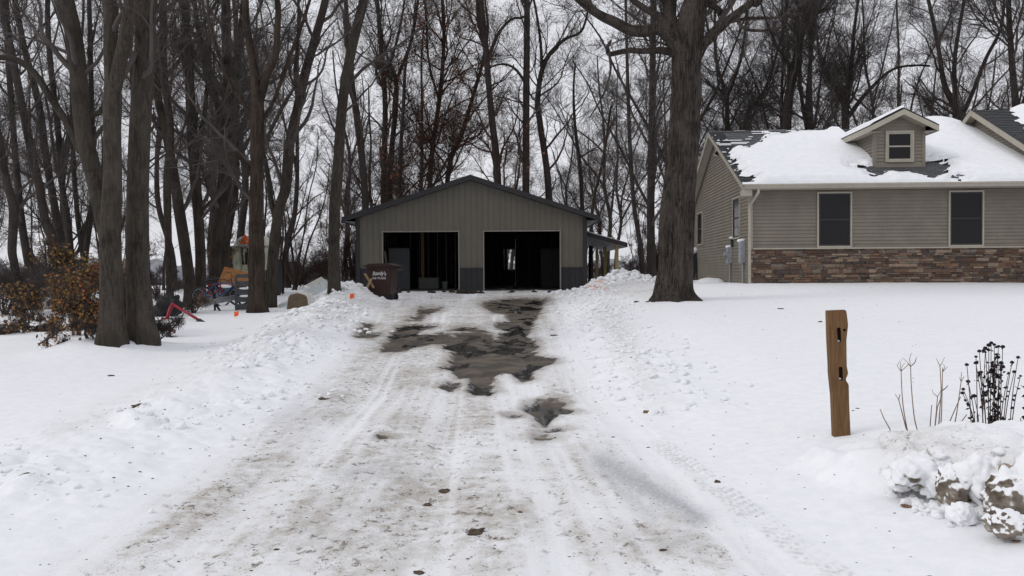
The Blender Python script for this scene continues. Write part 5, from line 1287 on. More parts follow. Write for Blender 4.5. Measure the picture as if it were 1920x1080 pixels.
def build_bin():
    p = ground_at(722, 562); p[1] = 28.2; x0 = at(722, 540, 28.2)[0]; z = gz(x0, 28.2) - .02
    z = at(745, 562, 28.2)[2] - .05
    r = thing('trash_bin', 'tall brown lidded bin with white lettering behind the ploughed snow by the garage', 'trash bin', (x0 - .06, 28.2, z), R_(-9)); r.scale = (.84, .84, .97)
    def ring(w, d, z, y=0): return [(-w, -d + y, z), (w, -d + y, z), (w, d + y, z), (-w, d + y, z)]
    bm = bmesh.new(); prev = None
    for w, d, h, y in ((.39, .36, .10, 0), (.40, .37, .2, 0), (.50, .47, 1.12, 0), (.53, .50, 1.13, 0), (.53, .50, 1.18, 0)):
        vs = [bm.verts.new(q) for q in ring(w, d, h, y)]
        if prev:
            for i in range(4): bm.faces.new((prev[i], prev[(i + 1) % 4], vs[(i + 1) % 4], vs[i]))
        else: bm.faces.new(vs[::-1])
        prev = vs
    bm.faces.new(prev); fixn(bm); bmesh.ops.bevel(bm, geom=[e for e in bm.edges if abs((e.verts[0].co - e.verts[1].co).z) > .1], offset=.05, segments=3); from_bm('body', bm, M['bin'], r)
    bm = bmesh.new(); pr = [(-.64, 1.185), (.60, 1.185), (.62, 1.22), (.3, 1.295), (-.35, 1.285), (-.66, 1.215)]
    prism(bm, [(x, -.54, z) for x, z in pr], (0, 1.08, 0)); fixn(bm); bmesh.ops.bevel(bm, geom=bm.edges[:], offset=.015, segments=2); from_bm('lid', bm, M['bin'], r)
    bm = bmesh.new(); tube(bm, [(.56, -.4, 1.08), (.68, -.4, 1.08), (.68, .4, 1.08), (.56, .4, 1.08)], .022, 7); from_bm('handle', bm, M['bin'], r)
    for s in (-1, 1):
        bm = bmesh.new(); lathe(bm, [(.03, -.04), (.13, -.04), (.145, -.025), (.145, .025), (.13, .04), (.03, .04)], 20, Matrix.Translation((.36, s * .36, .145)) @ Matrix.Rotation(math.pi / 2, 4, 'X')); from_bm('wheel', bm, M['black'], r)
    rot = (math.pi / 2 + math.atan(.10 / .92), 0, 0)
    text_mesh('lettering', "Randy's", .18, M['letters'], r, (-.02, -.450, .90), rot, .28, .25)
    text_mesh('lettering', "763-972-3335", .095, M['letters'], r, (-.02, -.435, .76), rot, .0)
    # lumber crossed against it
    for k, (a, b, lab) in enumerate((((684, 513), (699, 537), 'short yellow stick of lumber leaning down to the right against the brown bin'), ((697, 522), (687, 541), 'short yellow stick of lumber crossing the other one beside the brown bin'))):
        P, Q = Vector(at(*a, 27.7 - .15 * k)), Vector(at(*b, 27.6 - .15 * k)); d = Q - P; bm = bmesh.new(); box(bm, (-.05, -.02, 0), (.05, .02, d.length + .06)); bmesh.ops.bevel(bm, geom=bm.edges[:], offset=.005, segments=1)
        o = from_bm('lumber_stick', bm, M['lumber']); o.location = P; o.rotation_mode = 'QUATERNION'; q = d.to_track_quat('Z', 'Y'); o.rotation_quaternion = q; tag(o, lab, 'lumber', 'scrap lumber by the bin')

def build_post():
    Y = 6.7
    out = [(1553, 585), (1586, 583.5), (1588, 588), (1591, 612), (1588, 640), (1589, 690), (1592, 703), (1588, 712), (1587, 715), (1593, 724), (1594, 760), (1597, 813), (1597, 836), (1567, 836), (1566, 810), (1563, 745), (1558, 700), (1558, 690), (1555, 640)]
    c = at(1581, 812, Y); z0 = gz(c[0], Y); sh = z0 - c[2] - .01
    pts = [at(x, y, Y) for x, y in out]; bm = bmesh.new()
    prism(bm, [(p[0] - c[0], 0, p[2] - c[2]) for p in pts], (0, .06, 0)); fixn(bm)
    bmesh.ops.bevel(bm, geom=[e for e in bm.edges if abs(e.verts[0].co.y - e.verts[1].co.y) < .01], offset=.006, segments=2)
    root = thing('fence_post', 'weathered brown split wooden post with slots cut into it, alone in the snow', 'post', (c[0], Y, z0))
    o = from_bm('timber', bm, [M['cedar'], M['cedar_dark']], root); o.location = (0, 0, -sh)
    # cut slots short of the back; their faces get a darker cedar colour
    for (x0, y0, x1, y1, rw) in ((1573.5, 620, 1575, 642, 3.6), (1584, 621, 1584, 621.2, 2.6), (1577.5, 694, 1578.5, 713, 3.8)):
        b = bmesh.new(); P, Q = at(x0, y0, Y), at(x1, y1, Y); rr = rw / FPX * Y; n = 10; poly = []
        for i in range(n + 1): a = math.pi * i / n; poly.append((P[0] - c[0] + rr * math.cos(a), -.05, P[2] - c[2] + rr * math.sin(a)))
        for i in range(n + 1): a = math.pi + math.pi * i / n; poly.append((Q[0] - c[0] + rr * math.cos(a), -.05, Q[2] - c[2] - .0 + rr * math.sin(a)))
        dd = .096 if rw > 3 else .08
        prism(b, poly, (0, dd, 0)); fixn(b); me = bpy.data.meshes.new('cut'); b.to_mesh(me); b.free()
        me.materials.append(M['cedar']); me.materials.append(M['cedar_dark']); me.polygons.foreach_set('material_index', np.ones(len(me.polygons), np.int32))
        co = bpy.data.objects.new('cut', me); COL.objects.link(co); co.parent = root; co.location = (0, 0, -sh)
        md = o.modifiers.new('slot', 'BOOLEAN'); md.operation = 'DIFFERENCE'; md.object = co; md.solver = 'EXACT'
        dg = bpy.context.evaluated_depsgraph_get(); dg.update(); m2 = bpy.data.meshes.new_from_object(o.evaluated_get(dg)); o.modifiers.clear(); o.data = m2
        bpy.data.objects.remove(co)
    bm = bmesh.new(); q = at(1568, 586, Y); tube(bm, [(q[0] - c[0] + i * .02, .02 + .008 * i, q[2] - c[2] + .008) for i in range(6)], .006, 6)
    V, F = blob_arrays(np.random.default_rng(3), .016, 1, .2, .7); bm.free()
    from_np('snow_bit', V + [at(1575, 641, Y)[0] - c[0], .03, at(1575, 643, Y)[2] - c[2] - sh], F, M['snow'], root); o2 = from_np('snow_bit', V + [at(1578, 713, Y)[0] - c[0], .03, at(1578, 714, Y)[2] - c[2] - sh], F, M['snow'], root)

def stem_pts(px, Y): return [at(x, y, Y) for x, y in px]
def rescale_base(pts):
    g = gz(pts[0][0], pts[0][1]); d = g - .03 - pts[0][2]; n = len(pts)
    return [p + np.array([0, 0, d * (1 - i / (n - 1))]) for i, p in enumerate(pts)]

def build_plants():
    s = 280 / 1260.0; f = lambda L: [(1640 + x * s, 620 + y * s) for x, y in L]
    G = [ ('pair of tall dry stems with forked tips beside the wooden post', 6.2, [
            ([(325,1010),(285,850),(245,600),(230,345)], [[(230,345),(205,300),(205,250)],[(230,345),(235,290),(235,240)],[(230,345),(250,300),(245,270)],[(230,345),(270,290),(275,285)],[(230,345),(195,312)]]),
            ([(400,970),(350,780),(320,500),(310,305)], [[(310,305),(275,260),(262,235)],[(310,305),(312,240),(305,185)],[(310,305),(335,260),(335,215)],[(310,305),(345,280),(350,240)],[(310,305),(290,280)]]),
            ([(280,840),(240,690),(212,585)], [[(212,585),(190,540)],[(212,585),(212,545)],[(212,585),(228,540)]]), ([(365,1005),(345,920),(330,885)], [])]),
          ('upright cluster of dry stems with forked tips in the middle of the bed', 6.25, [
            ([(475,1000),(480,800),(492,630)], []), ([(500,1000),(520,820),(540,560)], [[(540,560),(515,530),(510,500)],[(540,560),(550,520),(548,480)]]),
            ([(545,990),(560,700),(570,500),(558,300)], [[(558,300),(530,270),(515,235)],[(558,300),(565,260),(578,220)],[(558,300),(545,260)]]),
            ([(560,1000),(575,700),(580,350)], [[(580,350),(565,310)],[(580,350),(600,320),(620,305)],[(580,350),(590,300),(603,288)]]),
            ([(510,980),(540,650),(565,580)], []), ([(560,1035),(520,990),(465,920)], []), ([(603,990),(575,930)], []), ([(577,510),(605,490),(627,465)], [])]),
          ('leaning bunch of dry stems next to the black seed heads', 6.2, [
            ([(635,975),(690,780),(738,435)], [[(738,435),(715,395)],[(738,435),(740,350)],[(738,435),(770,390)]]), ([(580,930),(650,760),(735,560)], []), ([(670,905),(720,810),(790,710)], []),
            ([(678,1000),(668,900),(668,790)], []), ([(668,860),(630,830),(607,810)], [])]),
          ('single dry stem leaning alone nearest the wooden post', 6.2, [([(203,975),(130,820),(75,720),(55,665)], [])]) ]
    for label, Y, st in G:
        bx = f([st[0][0][0]])[0]; b = at(bx[0], bx[1], Y); base = np.array([b[0], Y, gz(b[0], Y)]); bm = bmesh.new(); rng = np.random.default_rng(len(label))
        first = True
        for main, forks in st:
            yy = Y + rng.uniform(-.06, .06); P = np.array(stem_pts(f(main), yy)); low = main[0][1] > 900
            dz = 0
            if low: dz = gz(P[0][0], yy) - .04 - P[0][2]
            n = len(P); Pr, Rr = resample([p + np.array([0, 0, dz * max(0, 1 - i / max(1, (n - 1)) * 2)]) for i, p in enumerate(P)], [.0045 if n > 2 else .003] * n, .05)
            tube(bm, [tuple(p - base) for p in Pr], [float(.0043 - .0018 * i / len(Pr)) for i in range(len(Pr))], 6)
            for k in forks:
                Q = stem_pts(f(k), yy); Q = [q + np.array([0, rng.uniform(-.03, .03) * i, 0]) for i, q in enumerate(Q)]
                tube(bm, [tuple(q - base) for q in Q], [.0024, .002, .0014][:len(Q)], 5)
        o = from_bm('dry_stems', bm, M['stem'], None, True); o.location = base; tag(o, label, 'dry plant', 'dry garden stems')
    heads = [(785,290,1.0),(862,275,1.1),(862,222,.8),(890,175,1.0),(940,150,1.1),(970,125,1.2),(990,105,1.0),(1015,120,.9),(1052,135,.9),(1088,138,1.1),(940,183,.7),(1033,203,.8),(1048,228,1.1),(1075,275,1.2),(1087,308,1.3),(1167,270,1.0),(1218,228,1.0),(1140,362,.8),(1187,350,1.0),(1240,385,.7),(895,360,1.2),(910,352,.8),(798,432,1.1),(757,497,.9),(750,530,1.0),(850,555,1.2),(810,742,.7),(1093,848,.7),(1212,912,.8),(1048,657,.7)]
    def cone_plant(label, Y, hs, ox, mass, seed):
        rng = np.random.default_rng(seed); rx = lambda L: [(x + ox, y) for x, y in f(L)]
        b = at(*rx([(1000, 950)])[0], Y); base = np.array([b[0], Y, gz(b[0], Y) - .02]); root = thing('coneflower_plant', label, 'dry plant', base, 0, 'blackened seed head plants')
        bm = bmesh.new(); HD = []; LV = []
        for x, y, r in hs:
            bx = 1000 + (x - 1000) * .62 + rng.uniform(-40, 40); yy = Y + rng.uniform(-.12, .12); top = at(*rx([(x, y)])[0], yy); bot = at(*rx([(bx, 930)])[0], yy); bot[2] = gz(bot[0], yy) - .03
            mid = bot * .45 + top * .55 + np.array([(bx - x) * .00018 * -1, 0, 0]); mid[0] = bot[0] * .38 + top[0] * .62 - (top[0] - bot[0]) * .22
            P, R = resample([bot, mid, top], [.0038, .0032, .0022], .04); tube(bm, [tuple(p - base) for p in P], [float(q) for q in R], 5)
            HD.append((top - base, r)); LV += [p - base for p in P[2:]]
        from_bm('stem', bm, M['dstem'], root, True)
        for p, r in HD:
            bm = bmesh.new(); R0 = .0145 * r
            lathe(bm, [(R0 * .3, -R0 * .6), (R0 * .9, -R0 * .3), (R0, .1 * R0), (R0 * .8, R0 * .6), (R0 * .3, R0 * .9)], 9, Matrix.Translation(p))
            for k in range(10):
                a = k * .63 + rng.uniform(-.2, .2); d = Vector((math.cos(a), math.sin(a), rng.uniform(-.5, .3))); q = Vector(p) + d * R0 * .7; e = Vector(p) + d * R0 * rng.uniform(1.3, 1.9); n = d.cross(Vector((0, 0, 1))) * R0 * .28
                bm.faces.new([bm.verts.new(c) for c in (q - n, q + n, e)])
            from_bm('seed_head', bm, M['seed'], root, False)
        LV = np.array(LV); n = 150; k = rng.integers(len(LV), size=n); C = LV[k] + rng.normal(size=(n, 3)) * .006
        if mass:
            q = []
            for _ in range(190):
                t = rng.uniform(0, 1); y = 270 + 560 * t; x = 1010 + rng.normal() * (18 + 20 * (1 - abs(2 * t - 1))); q.append(at(*rx([(x, y)])[0], Y + rng.uniform(-.03, .03)) - base)
            C = np.concatenate([C, q])
        V1, F1 = leaf_quads(C, rng, .034, .9); from_np('withered_leaves', V1, F1, M['seed'], root, False)
    cone_plant('clump of tall dead flowers with round black seed heads behind the snowy rocks', 6.3, heads, 0, True, 3)
    cone_plant('second black seed head clump, cut off by the picture edge past the first one', 6.2, [(1010,480,.9),(1000,735,.9),(1040,600,1.0),(1080,420,1.0),(1120,380,1.0),(1150,500,1.1),(1060,700,.8)], 60, False, 4)
    rng = np.random.default_rng(9)

def build_rocks():
    rows = [ # px centre x, y, half width px, half height px, Y, label
      (1716, 893, 60, 34, 5.2, 'long low snow covered rock nearest the wooden post in the ledge'), (1800, 915, 42, 40, 5.0, 'upright snowy rock with a bare brown face in the middle of the ledge'),
      (1768, 912, 30, 28, 5.08, 'small ridged rock half buried between two ledge rocks'),
      (1855, 898, 52, 46, 4.95, 'large lumpy rock under dirty snow at the top of the ledge'), (1905, 935, 46, 52, 4.62, 'big brown rock with broken face at the end of the ledge'),
      (1812, 965, 32, 24, 4.72, 'rounded snow covered rock fallen in front of the ledge'), (1897, 984, 36, 26, 4.42, 'wet grey boulder lowest in the ledge beside the snow'), (1893, 882, 18, 13, 4.85, 'small tan stone sitting on top of the ledge rocks'),
      (1868, 890, 13, 11, 4.9, 'small grey white lump of ice on the ledge rocks'), (1944, 905, 40, 50, 4.6, 'tall snowy rock beyond the small tan stone')]
    for i, (x, y, w, h, Y, lab) in enumerate(rows):
        p = at(x, y, Y); r = w / FPX * Y; V, F = blob_arrays(np.random.default_rng(40 + i), 1.0, 5 if w > 25 else 4, .34, 1.0)
        V = V / np.abs(V).max(0); V = np.sign(V) * np.abs(V) ** .9
        n = fbm(V[:, 0] * 4 + V[:, 2], V[:, 1] * 4 - V[:, 2] * 3, 5 + i, 4); n2 = lumps(V[:, 0] * 1.0 + V[:, 1], V[:, 2] + 9, .33, 60 + i, .7)
        n0 = fbm(V[:, 0] * 1.6 + V[:, 2], V[:, 1] * 1.6 - V[:, 2] * 1.2, 15 + i, 2)
        V = V * ((1 + .34 * n + .14 * n2) if i in (1, 4, 6) else (1 + .5 * n0 + .06 * n))[:, None] * [r, r * .9, h / FPX * Y * 1.12]
        o = from_np('boulder', V, F, M['tanstone'] if i == 7 else M['rock' if i in (1, 4, 6) else 'rock_snowy']); o.location = (p[0], Y + r * .25, p[2] - .01); tag(o, lab, 'rock', 'rocks of the snowy ledge')

def build_clods():
    """lumps of ploughed snow: nobody could count them"""
    rng = np.random.default_rng(21); Vs = []; Fs = []; o = 0
    pool = [blob_arrays(np.random.default_rng(500 + k), 1.0, 2, .75, .7) for k in range(14)]
    pts = []
    while len(pts) < 2600:
        if rng.uniform() < .62:
            Y = rng.uniform(5, 30); X = edge_l(Y) - 1.25 + rng.normal() * .62
            if fbm(np.array([X * .9]), np.array([Y * .9]), 41, 2)[0] < -.06 + .12 * rng.uniform(): continue
            s = rng.uniform(.008, .036) * (1 if rng.uniform() < .88 else 1.9) * np.interp(Y, [6, 12, 20], [.6, 1, 1.6])
        elif rng.uniform() < .6: Y = rng.uniform(8, 30); X = edge_r(Y) + .6 + rng.normal() * .4; s = rng.uniform(.012, .045) * (1.3 if Y > 18 else 1)
        elif rng.uniform() < .6: X = 4.0 + rng.normal() * 1.0; Y = 32.0 + rng.normal() * .8; s = rng.uniform(.03, .1)
        else: X = rng.uniform(2.35, 3.2); Y = 5.28 - (X - 2.2) * .75 + rng.normal() * .16; s = rng.uniform(.01, .035)
        pts.append((X, Y, s))
    A = np.array(pts); Z = height(A[:, 0], A[:, 1])
    for (X, Y, s), z in zip(pts, Z):
        v, f = pool[int(rng.integers(14))]; Vs.append(v * s + [X, Y, z + s * .2]); Fs.append(f + o); o += len(v)
    ob = from_np('snow_clods', np.concatenate(Vs), np.concatenate(Fs), M['dsnow']); ob['kind'] = 'stuff'; ob['label'] = 'broken lumps of ploughed snow along the banks'
    # dark crumbs
    Vs = []; Fs = []; o = 0; pts = []
    for _ in range(1100):
        if rng.uniform() < .72: Y = math.exp(rng.uniform(math.log(3), math.log(30))); t = rng.uniform(); X = edge_l(Y) - 1.8 + t * (edge_r(Y) - edge_l(Y) + 2.2)
        elif rng.uniform() < .7: Y = rng.uniform(5, 30); X = edge_l(Y) - 1.2 + rng.normal() * .6
        else: Y = math.exp(rng.uniform(math.log(4), math.log(24))); X = rng.uniform(edge_r(Y), .5 * Y)
        pts.append((X, Y, rng.uniform(.002, .0065) * (1 + Y * .06) * (1.6 if rng.uniform() < .08 else 1)))
    A = np.array(pts); Z = height(A[:, 0], A[:, 1])
    small = [blob_arrays(np.random.default_rng(700 + k), 1.0, 1, .4, .6) for k in range(8)]
    for (X, Y, s), z in zip(pts, Z):
        v, f = small[int(rng.integers(8))]; Vs.append(v * s * [1.3, .9, .8] + [X, Y, z]); Fs.append(f + o); o += len(v)
    ob = from_np('dirt_crumbs', np.concatenate(Vs), np.concatenate(Fs), M['mud']); ob['kind'] = 'stuff'; ob['label'] = 'scattered crumbs of dirt and bark on the snow'

def build_debris():
    L = [('dirt_clod', 'dirt clod', 'mud', 258, 762, 17, 6, 'dark clod of turf showing through the bank, level with the split trunk'), ('dirt_clod', 'dirt clod', 'mud', 45, 900, 14, 9, 'dark tuft of earth and grass in the snow near the lower corner'),
         ('dirt_clod', 'dirt clod', 'mud', 895, 1004, 20, 7, 'brown muddy clod in the middle of the driveway, low in view'), ('dirt_clod', 'dirt clod', 'mud', 785, 1074, 13, 4, 'flat dark clod on the driveway nearest the viewer'),
         ('dirt_clod', 'dirt clod', 'mud', 606, 752, 12, 3, 'brown clod on the left wheel track of the driveway'), ('dirt_clod', 'dirt clod', 'mud', 833, 920, 15, 3, 'thin brown slab of mud frozen on the driveway'),
         ('dirt_clod', 'dirt clod', 'mud', 800, 946, 10, 3, 'small muddy clod just below the thin slab of mud'), ('wood_scrap', 'wood scrap', 'dstem', 1039, 631, 9, 2.4, 'small dark scrap of wood beside the bare wet patch'),
         ('bark_piece', 'bark piece', 'stem', 1705, 957, 12, 3, 'reddish piece of bark lying on the snow below the long low rock'), ('bark_piece', 'bark piece', 'stem', 1912, 1025, 9, 3, 'reddish piece of bark under the wet grey boulder'),
         ('dead_leaf', 'leaf', 'mud', 207, 704, 8, 3, 'dark curled leaf on open snow below the split trunk'), ('dead_leaf', 'leaf', 'mud', 1194, 566, 6, 3, 'dark curled leaf by the root of the big oak'), ('dead_leaf', 'leaf', 'mud', 1216, 566, 6, 2, 'second dark leaf touching the snow near the oak roots'),
         ('dead_leaf', 'leaf', 'leaf', 976, 965, 5, 3, 'lone brown leaf in the middle of the white driveway'), ('dead_leaf', 'leaf', 'mud', 1347, 910, 6, 5, 'dark scrap of leaf beside the tyre tread marks'), ('dead_leaf', 'leaf', 'mud', 1245, 1034, 8, 2.5, 'dark scrap of leaf on the driveway below the icy streak'),
         ('dead_leaf', 'leaf', 'leaf', 1216, 775, 10, 4, 'brown leaf frozen in a lump on the right bank'), ('dead_leaf', 'leaf', 'mud', 1195, 727, 7, 4, 'brown leaf high on the right bank'), ('dead_leaf', 'leaf', 'mud', 1464, 578, 6, 2, 'dark leaf on the lawn before the house'), ('dead_leaf', 'leaf', 'mud', 1538, 602, 5, 2, 'dark leaf on the lawn near the top of the post')]
    for i, (nm, cat, mat, x, y, w, h, lab) in enumerate(L):
        p = ground_at(x, y); p[2] = gz(p[0], p[1]); Y = p[1]; r = w / FPX * Y; V, F = blob_arrays(np.random.default_rng(800 + i), 1, 3 if w > 9 else 2, .6, 1.0); V = V / np.abs(V).max(0)
        V = V * [r, r * (.9 if w > 9 else .7), max(.006, h / FPX * Y * .75)]
        V[:, 2] += .4 * r * fbm(V[:, 0] / r * 3, V[:, 1] / r * 3, i, 3)
        o = from_np(nm, V, F, M[mat], None, False); o.location = (p[0], Y, p[2] + .004); tag(o, lab, cat, 'leaves and clods on the snow')
    rng = np.random.default_rng(66)
    for i in range(22):   # mud thrown up at the garage threshold
        x = rng.uniform(800, 900) if i < 15 else rng.uniform(700, 1040); p = at(x, 551, 33.0 - rng.uniform(0, 1.0)); r = rng.uniform(.07, .17); V, F = blob_arrays(np.random.default_rng(850 + i), r, 3, .9, .75)
        o = from_np('mud_clod', V, F, M['darkmud'], None, False); o.location = (p[0], p[1], gz(p[0], p[1]) + .0); tag(o, 'dark frozen mud clod in the row before the garage post', 'mud clod', 'mud clods at the garage threshold')
    for x, y, lab in ((443, 597, 'small orange flag standing in open snow before the shaggy barked tree'), (660, 563, 'small orange flag stuck in the ploughed snow beside the brown bin')):
        p = ground_at(x, y); p[2] = gz(p[0], p[1]); Y = p[1]; r = thing('marker_flag', lab, 'flag', p, R_(12), 'orange marker flags'); s = 11 / FPX * Y
        bm = bmesh.new(); tube(bm, [(0, 0, -.1), (.004, 0, s * 1.25)], .003, 5); from_bm('wire', bm, M['galv'], r)
        bm = bmesh.new(); w = 8 / FPX * Y
        for k in range(5):
            a, b = w * k / 5, w * (k + 1) / 5; poly_face(bm, [(a - .5 * w, .015 * math.sin(k * 1.3), s * .25 + .3 * a), (b - .5 * w, .015 * math.sin((k + 1) * 1.3), s * .25 + .3 * b), (b - .5 * w, .015 * math.sin((k + 1) * 1.3), s * 1.1 + .2 * b), (a - .5 * w, .015 * math.sin(k * 1.3), s * 1.1 + .2 * a)])
        bmesh.ops.remove_doubles(bm, verts=bm.verts, dist=.0005); from_bm('cloth', bm, M['orange'], r)

def bicycle(label, loc, rz, tilt, frame, group):
    root = thing('bicycle', label, 'bicycle', loc, rz, group); root.rotation_euler = (tilt, 0, rz); R = .29
    for x in (-.48, .48):
        bm = bmesh.new(); tube(bm, [(x + R * math.cos(a), 0, R + R * math.sin(a)) for a in np.linspace(0, 2 * math.pi, 28, endpoint=False)], .024, 7, close=True); w = from_bm('wheel', bm, M['black'], root, True)
        bm = bmesh.new(); tube(bm, [(x + (R - .03) * math.cos(a), 0, R + (R - .03) * math.sin(a)) for a in np.linspace(0, 2 * math.pi, 28, endpoint=False)], .01, 5, close=True)
        for k in range(14): a = k * math.pi / 7; tube(bm, [(x, .02 * (-1) ** k, R), (x + (R - .03) * math.cos(a), 0, R + (R - .03) * math.sin(a))], .002, 3)
        from_bm('rim', bm, M['galv'], w)
    bm = bmesh.new(); bb = (-.05, 0, .30); seat = (-.16, 0, .68); head = (.30, 0, .70); lo = (.33, 0, .58)
    for a, b, r in ((bb, seat, .018), (seat, head, .017), (bb, lo, .021), ((-.16, 0, .64), (-.48, .03, R), .010), ((-.16, 0, .64), (-.48, -.03, R), .010), (bb, (-.48, .03, R), .011), (bb, (-.48, -.03, R), .011), (lo, head, .024)): tube(bm, [a, b], r, 7)
    from_bm('frame', bm, M[frame], root, True)
    bm = bmesh.new()
    for s in (-1, 1): tube(bm, [lo, (.36, s * .05, .5), (.48, s * .05, R)], .013, 6)
    from_bm('fork', bm, M[frame], root, True)
    bm = bmesh.new(); tube(bm, [head, (.29, 0, .82), (.31, .05, .85), (.25, .27, .88), (.17, .30, .88)], .013, 6); tube(bm, [(.31, 0, .85), (.31, -.05, .85), (.25, -.27, .88), (.17, -.30, .88)], .013, 6); from_bm('handlebar', bm, M['dark'], root, True)
    bm = bmesh.new(); tube(bm, [seat, (-.18, 0, .76)], .013, 6); prism(bm, [(-.32, -.08, .765), (-.32, .08, .765), (-.12, .03, .775), (-.04, 0, .77), (-.12, -.03, .775)], (0, 0, .04)); fixn(bm); from_bm('saddle', bm, M['black'], root)
    bm = bmesh.new(); lathe(bm, [(.01, -.01), (.085, -.01), (.085, .01), (.01, .01)], 18, Matrix.Translation(bb) @ Matrix.Rotation(math.pi / 2, 4, 'X')); tube(bm, [bb, (.06, -.06, .18), (.06, -.14, .18)], .012, 5); tube(bm, [bb, (-.16, .06, .42), (-.16, .14, .42)], .012, 5); from_bm('crank', bm, M['galv'], root)
    return root

def build_clutter():
    # old machine behind the shaggy tree
    Y = 31.0; b = at(465, 556, Y); g = gz(b[0], Y); root = thing('tractor', 'pale old tractor with orange warning triangle, half hidden behind the shaggy barked tree', 'tractor', (b[0], Y, g), R_(6))
    s = Y / FPX; L = lambda x: (x - 465) * s; Hh = lambda y: at(465, y, Y)[2] - g
    bm = bmesh.new(); zt = Hh(441); zb = Hh(461)
    prism(bm, [(L(440), 0, zb), (L(504), 0, zb), (L(503), 0, zb + .1), (L(490), 0, zt - .02), (L(470), 0, zt), (L(452), 0, zt - .06), (L(441), 0, zb + .12)], (0, 1.5, 0)); fixn(bm); bmesh.ops.bevel(bm, geom=bm.edges[:], offset=.03, segments=2); from_bm('canopy', bm, M['tanlight'], root)
    for x in (446, 499):
        for y in (.06, 1.36):
            bm = bmesh.new(); box(bm, (L(x) - .05, y, .8), (L(x) + .05, y + .08, zb - .002)); bmesh.ops.bevel(bm, geom=bm.edges[:], offset=.012, segments=1); from_bm('canopy_post', bm, M['machine'], root)
    bm = bmesh.new(); prism(bm, [(L(439), -.1, Hh(505)), (L(451), -.1, Hh(508)), (L(449), -.1, Hh(462)), (L(441), -.1, Hh(462))], (0, .5, 0)); prism(bm, [(L(490), -.1, Hh(508)), (L(506), -.1, Hh(505)), (L(503), -.1, Hh(465)), (L(494), -.1, Hh(465))], (0, .5, 0)); fixn(bm); bmesh.ops.bevel(bm, geom=bm.edges[:], offset=.03, segments=2); from_bm('fender', bm, M['machine'], root)
    bm = bmesh.new(); box(bm, (L(448), .3, .55), (L(497), 3.0, 1.15)); box(bm, (L(456), 1.7, 1.151), (L(490), 3.1, 1.6)); bmesh.ops.bevel(bm, geom=bm.edges[:], offset=.05, segments=2); from_bm('body', bm, M['machine'], root)
    bm = bmesh.new(); box(bm, (L(450), 1.0, 1.16), (L(490), 1.06, Hh(472))); from_bm('cab_shade_panel', bm, M['dark'], root)  # added dark panel stands in for the shade inside the cab
    bm = bmesh.new(); box(bm, (L(462), .35, 1.2), (L(482), .8, 1.32)); box(bm, (L(462), .35, 1.321), (L(482), .45, 1.75)); bmesh.ops.bevel(bm, geom=bm.edges[:], offset=.04, segments=2); from_bm('seat', bm, M['black'], root)
    bm = bmesh.new(); tube(bm, [(L(468) + .2 * math.cos(a), 1.25 + .08 * math.sin(a), 1.72 + .18 * math.sin(a)) for a in np.linspace(0, 6.28, 20, endpoint=False)], .017, 6, close=True); tube(bm, [(L(468), 1.25, 1.72), (L(470), 1.6, 1.45)], .02, 6); from_bm('steering_wheel', bm, M['black'], root, True)
    bm = bmesh.new(); c = (L(461), Hh(450)); w = .21
    for k, (q, m) in enumerate(((1.0, 0), (.62, 1))):
        prism(bm, [(c[0] - w * q, -.03 - .006 * k, c[1] - .15 * q), (c[0] + w * q, -.03 - .006 * k, c[1] - .15 * q), (c[0] + .03, -.03 - .006 * k, c[1] + .2 * q), (c[0] - .03, -.03 - .006 * k, c[1] + .2 * q)], (0, .005, 0), m)
    fixn(bm); from_bm('warning_triangle', bm, [M['orange'], M['orange2']], root)
    bm = bmesh.new(); x0, x1, y0, y1 = L(428), L(439), Hh(494), Hh(461); tube(bm, [(x0, -.05, y0), (x1, -.05, y0), (x1, -.05, y1), (x0, -.05, y1)], .028, 6, close=True); tube(bm, [(x1, -.05, y1), (L(446), .06, y1 - .02)], .02, 6)
    mr = from_bm('mirror', bm, M['machine'], root); bm = bmesh.new(); poly_face(bm, [(x0 + .02, -.05, y0 + .02), (x1 - .02, -.05, y0 + .02), (x1 - .02, -.05, y1 - .02), (x0 + .02, -.05, y1 - .02)]); from_bm('mirror_face', bm, M['mirror'], mr)
    for x, y, R, wd in ((L(438), .6, .72, .2), (L(508), .6, .72, .2), (L(452), 2.9, .42, .14), (L(494), 2.9, .42, .14)):
        bm = bmesh.new(); lathe(bm, [(R * .5, -wd), (R * .93, -wd), (R, -wd * .7), (R, wd * .7), (R * .93, wd), (R * .5, wd)], 28, Matrix.Translation((x, y, R - .05)) @ Matrix.Rotation(math.pi / 2, 4, 'Y')); wh = from_bm('wheel', bm, M['black'], root)
        bm = bmesh.new(); lathe(bm, [(.05, -wd * .6), (R * .5, -wd * .5), (R * .5, wd * .5), (.05, wd * .6)], 20, Matrix.Translation((x, y, R - .05)) @ Matrix.Rotation(math.pi / 2, 4, 'Y')); from_bm('rim', bm, M['machine'], wh)
    bm = bmesh.new(); V, F = blob_arrays(np.random.default_rng(1), .2, 2, .1, .3); bm.free(); from_np('snow_cap', V + [L(434), .2, Hh(503) + .02], F, M['snow'], root)
    # tilted plywood
    Y = 28.3; P = [at(421, 500, Y + .3), at(466, 511, Y + .3), at(462, 546, Y), at(452, 551, Y), at(408, 531, Y - .1)]; bm = bmesh.new(); c = np.mean(P, 0); prism(bm, [tuple(p - c) for p in P], (0, .02, .004)); fixn(bm); o = from_bm('plywood_sheet', bm, M['ply']); o.location = c; tag(o, 'orange brown sheet of plywood tilted below the tractor', 'plywood')
    bicycle('blue bicycle leaning over in front of the plywood sheet', (ground_at(424, 580)[0], 23.6, gz(ground_at(424, 580)[0], 23.6) + .12), R_(14), R_(24), 'blue', 'bicycles in the snow')
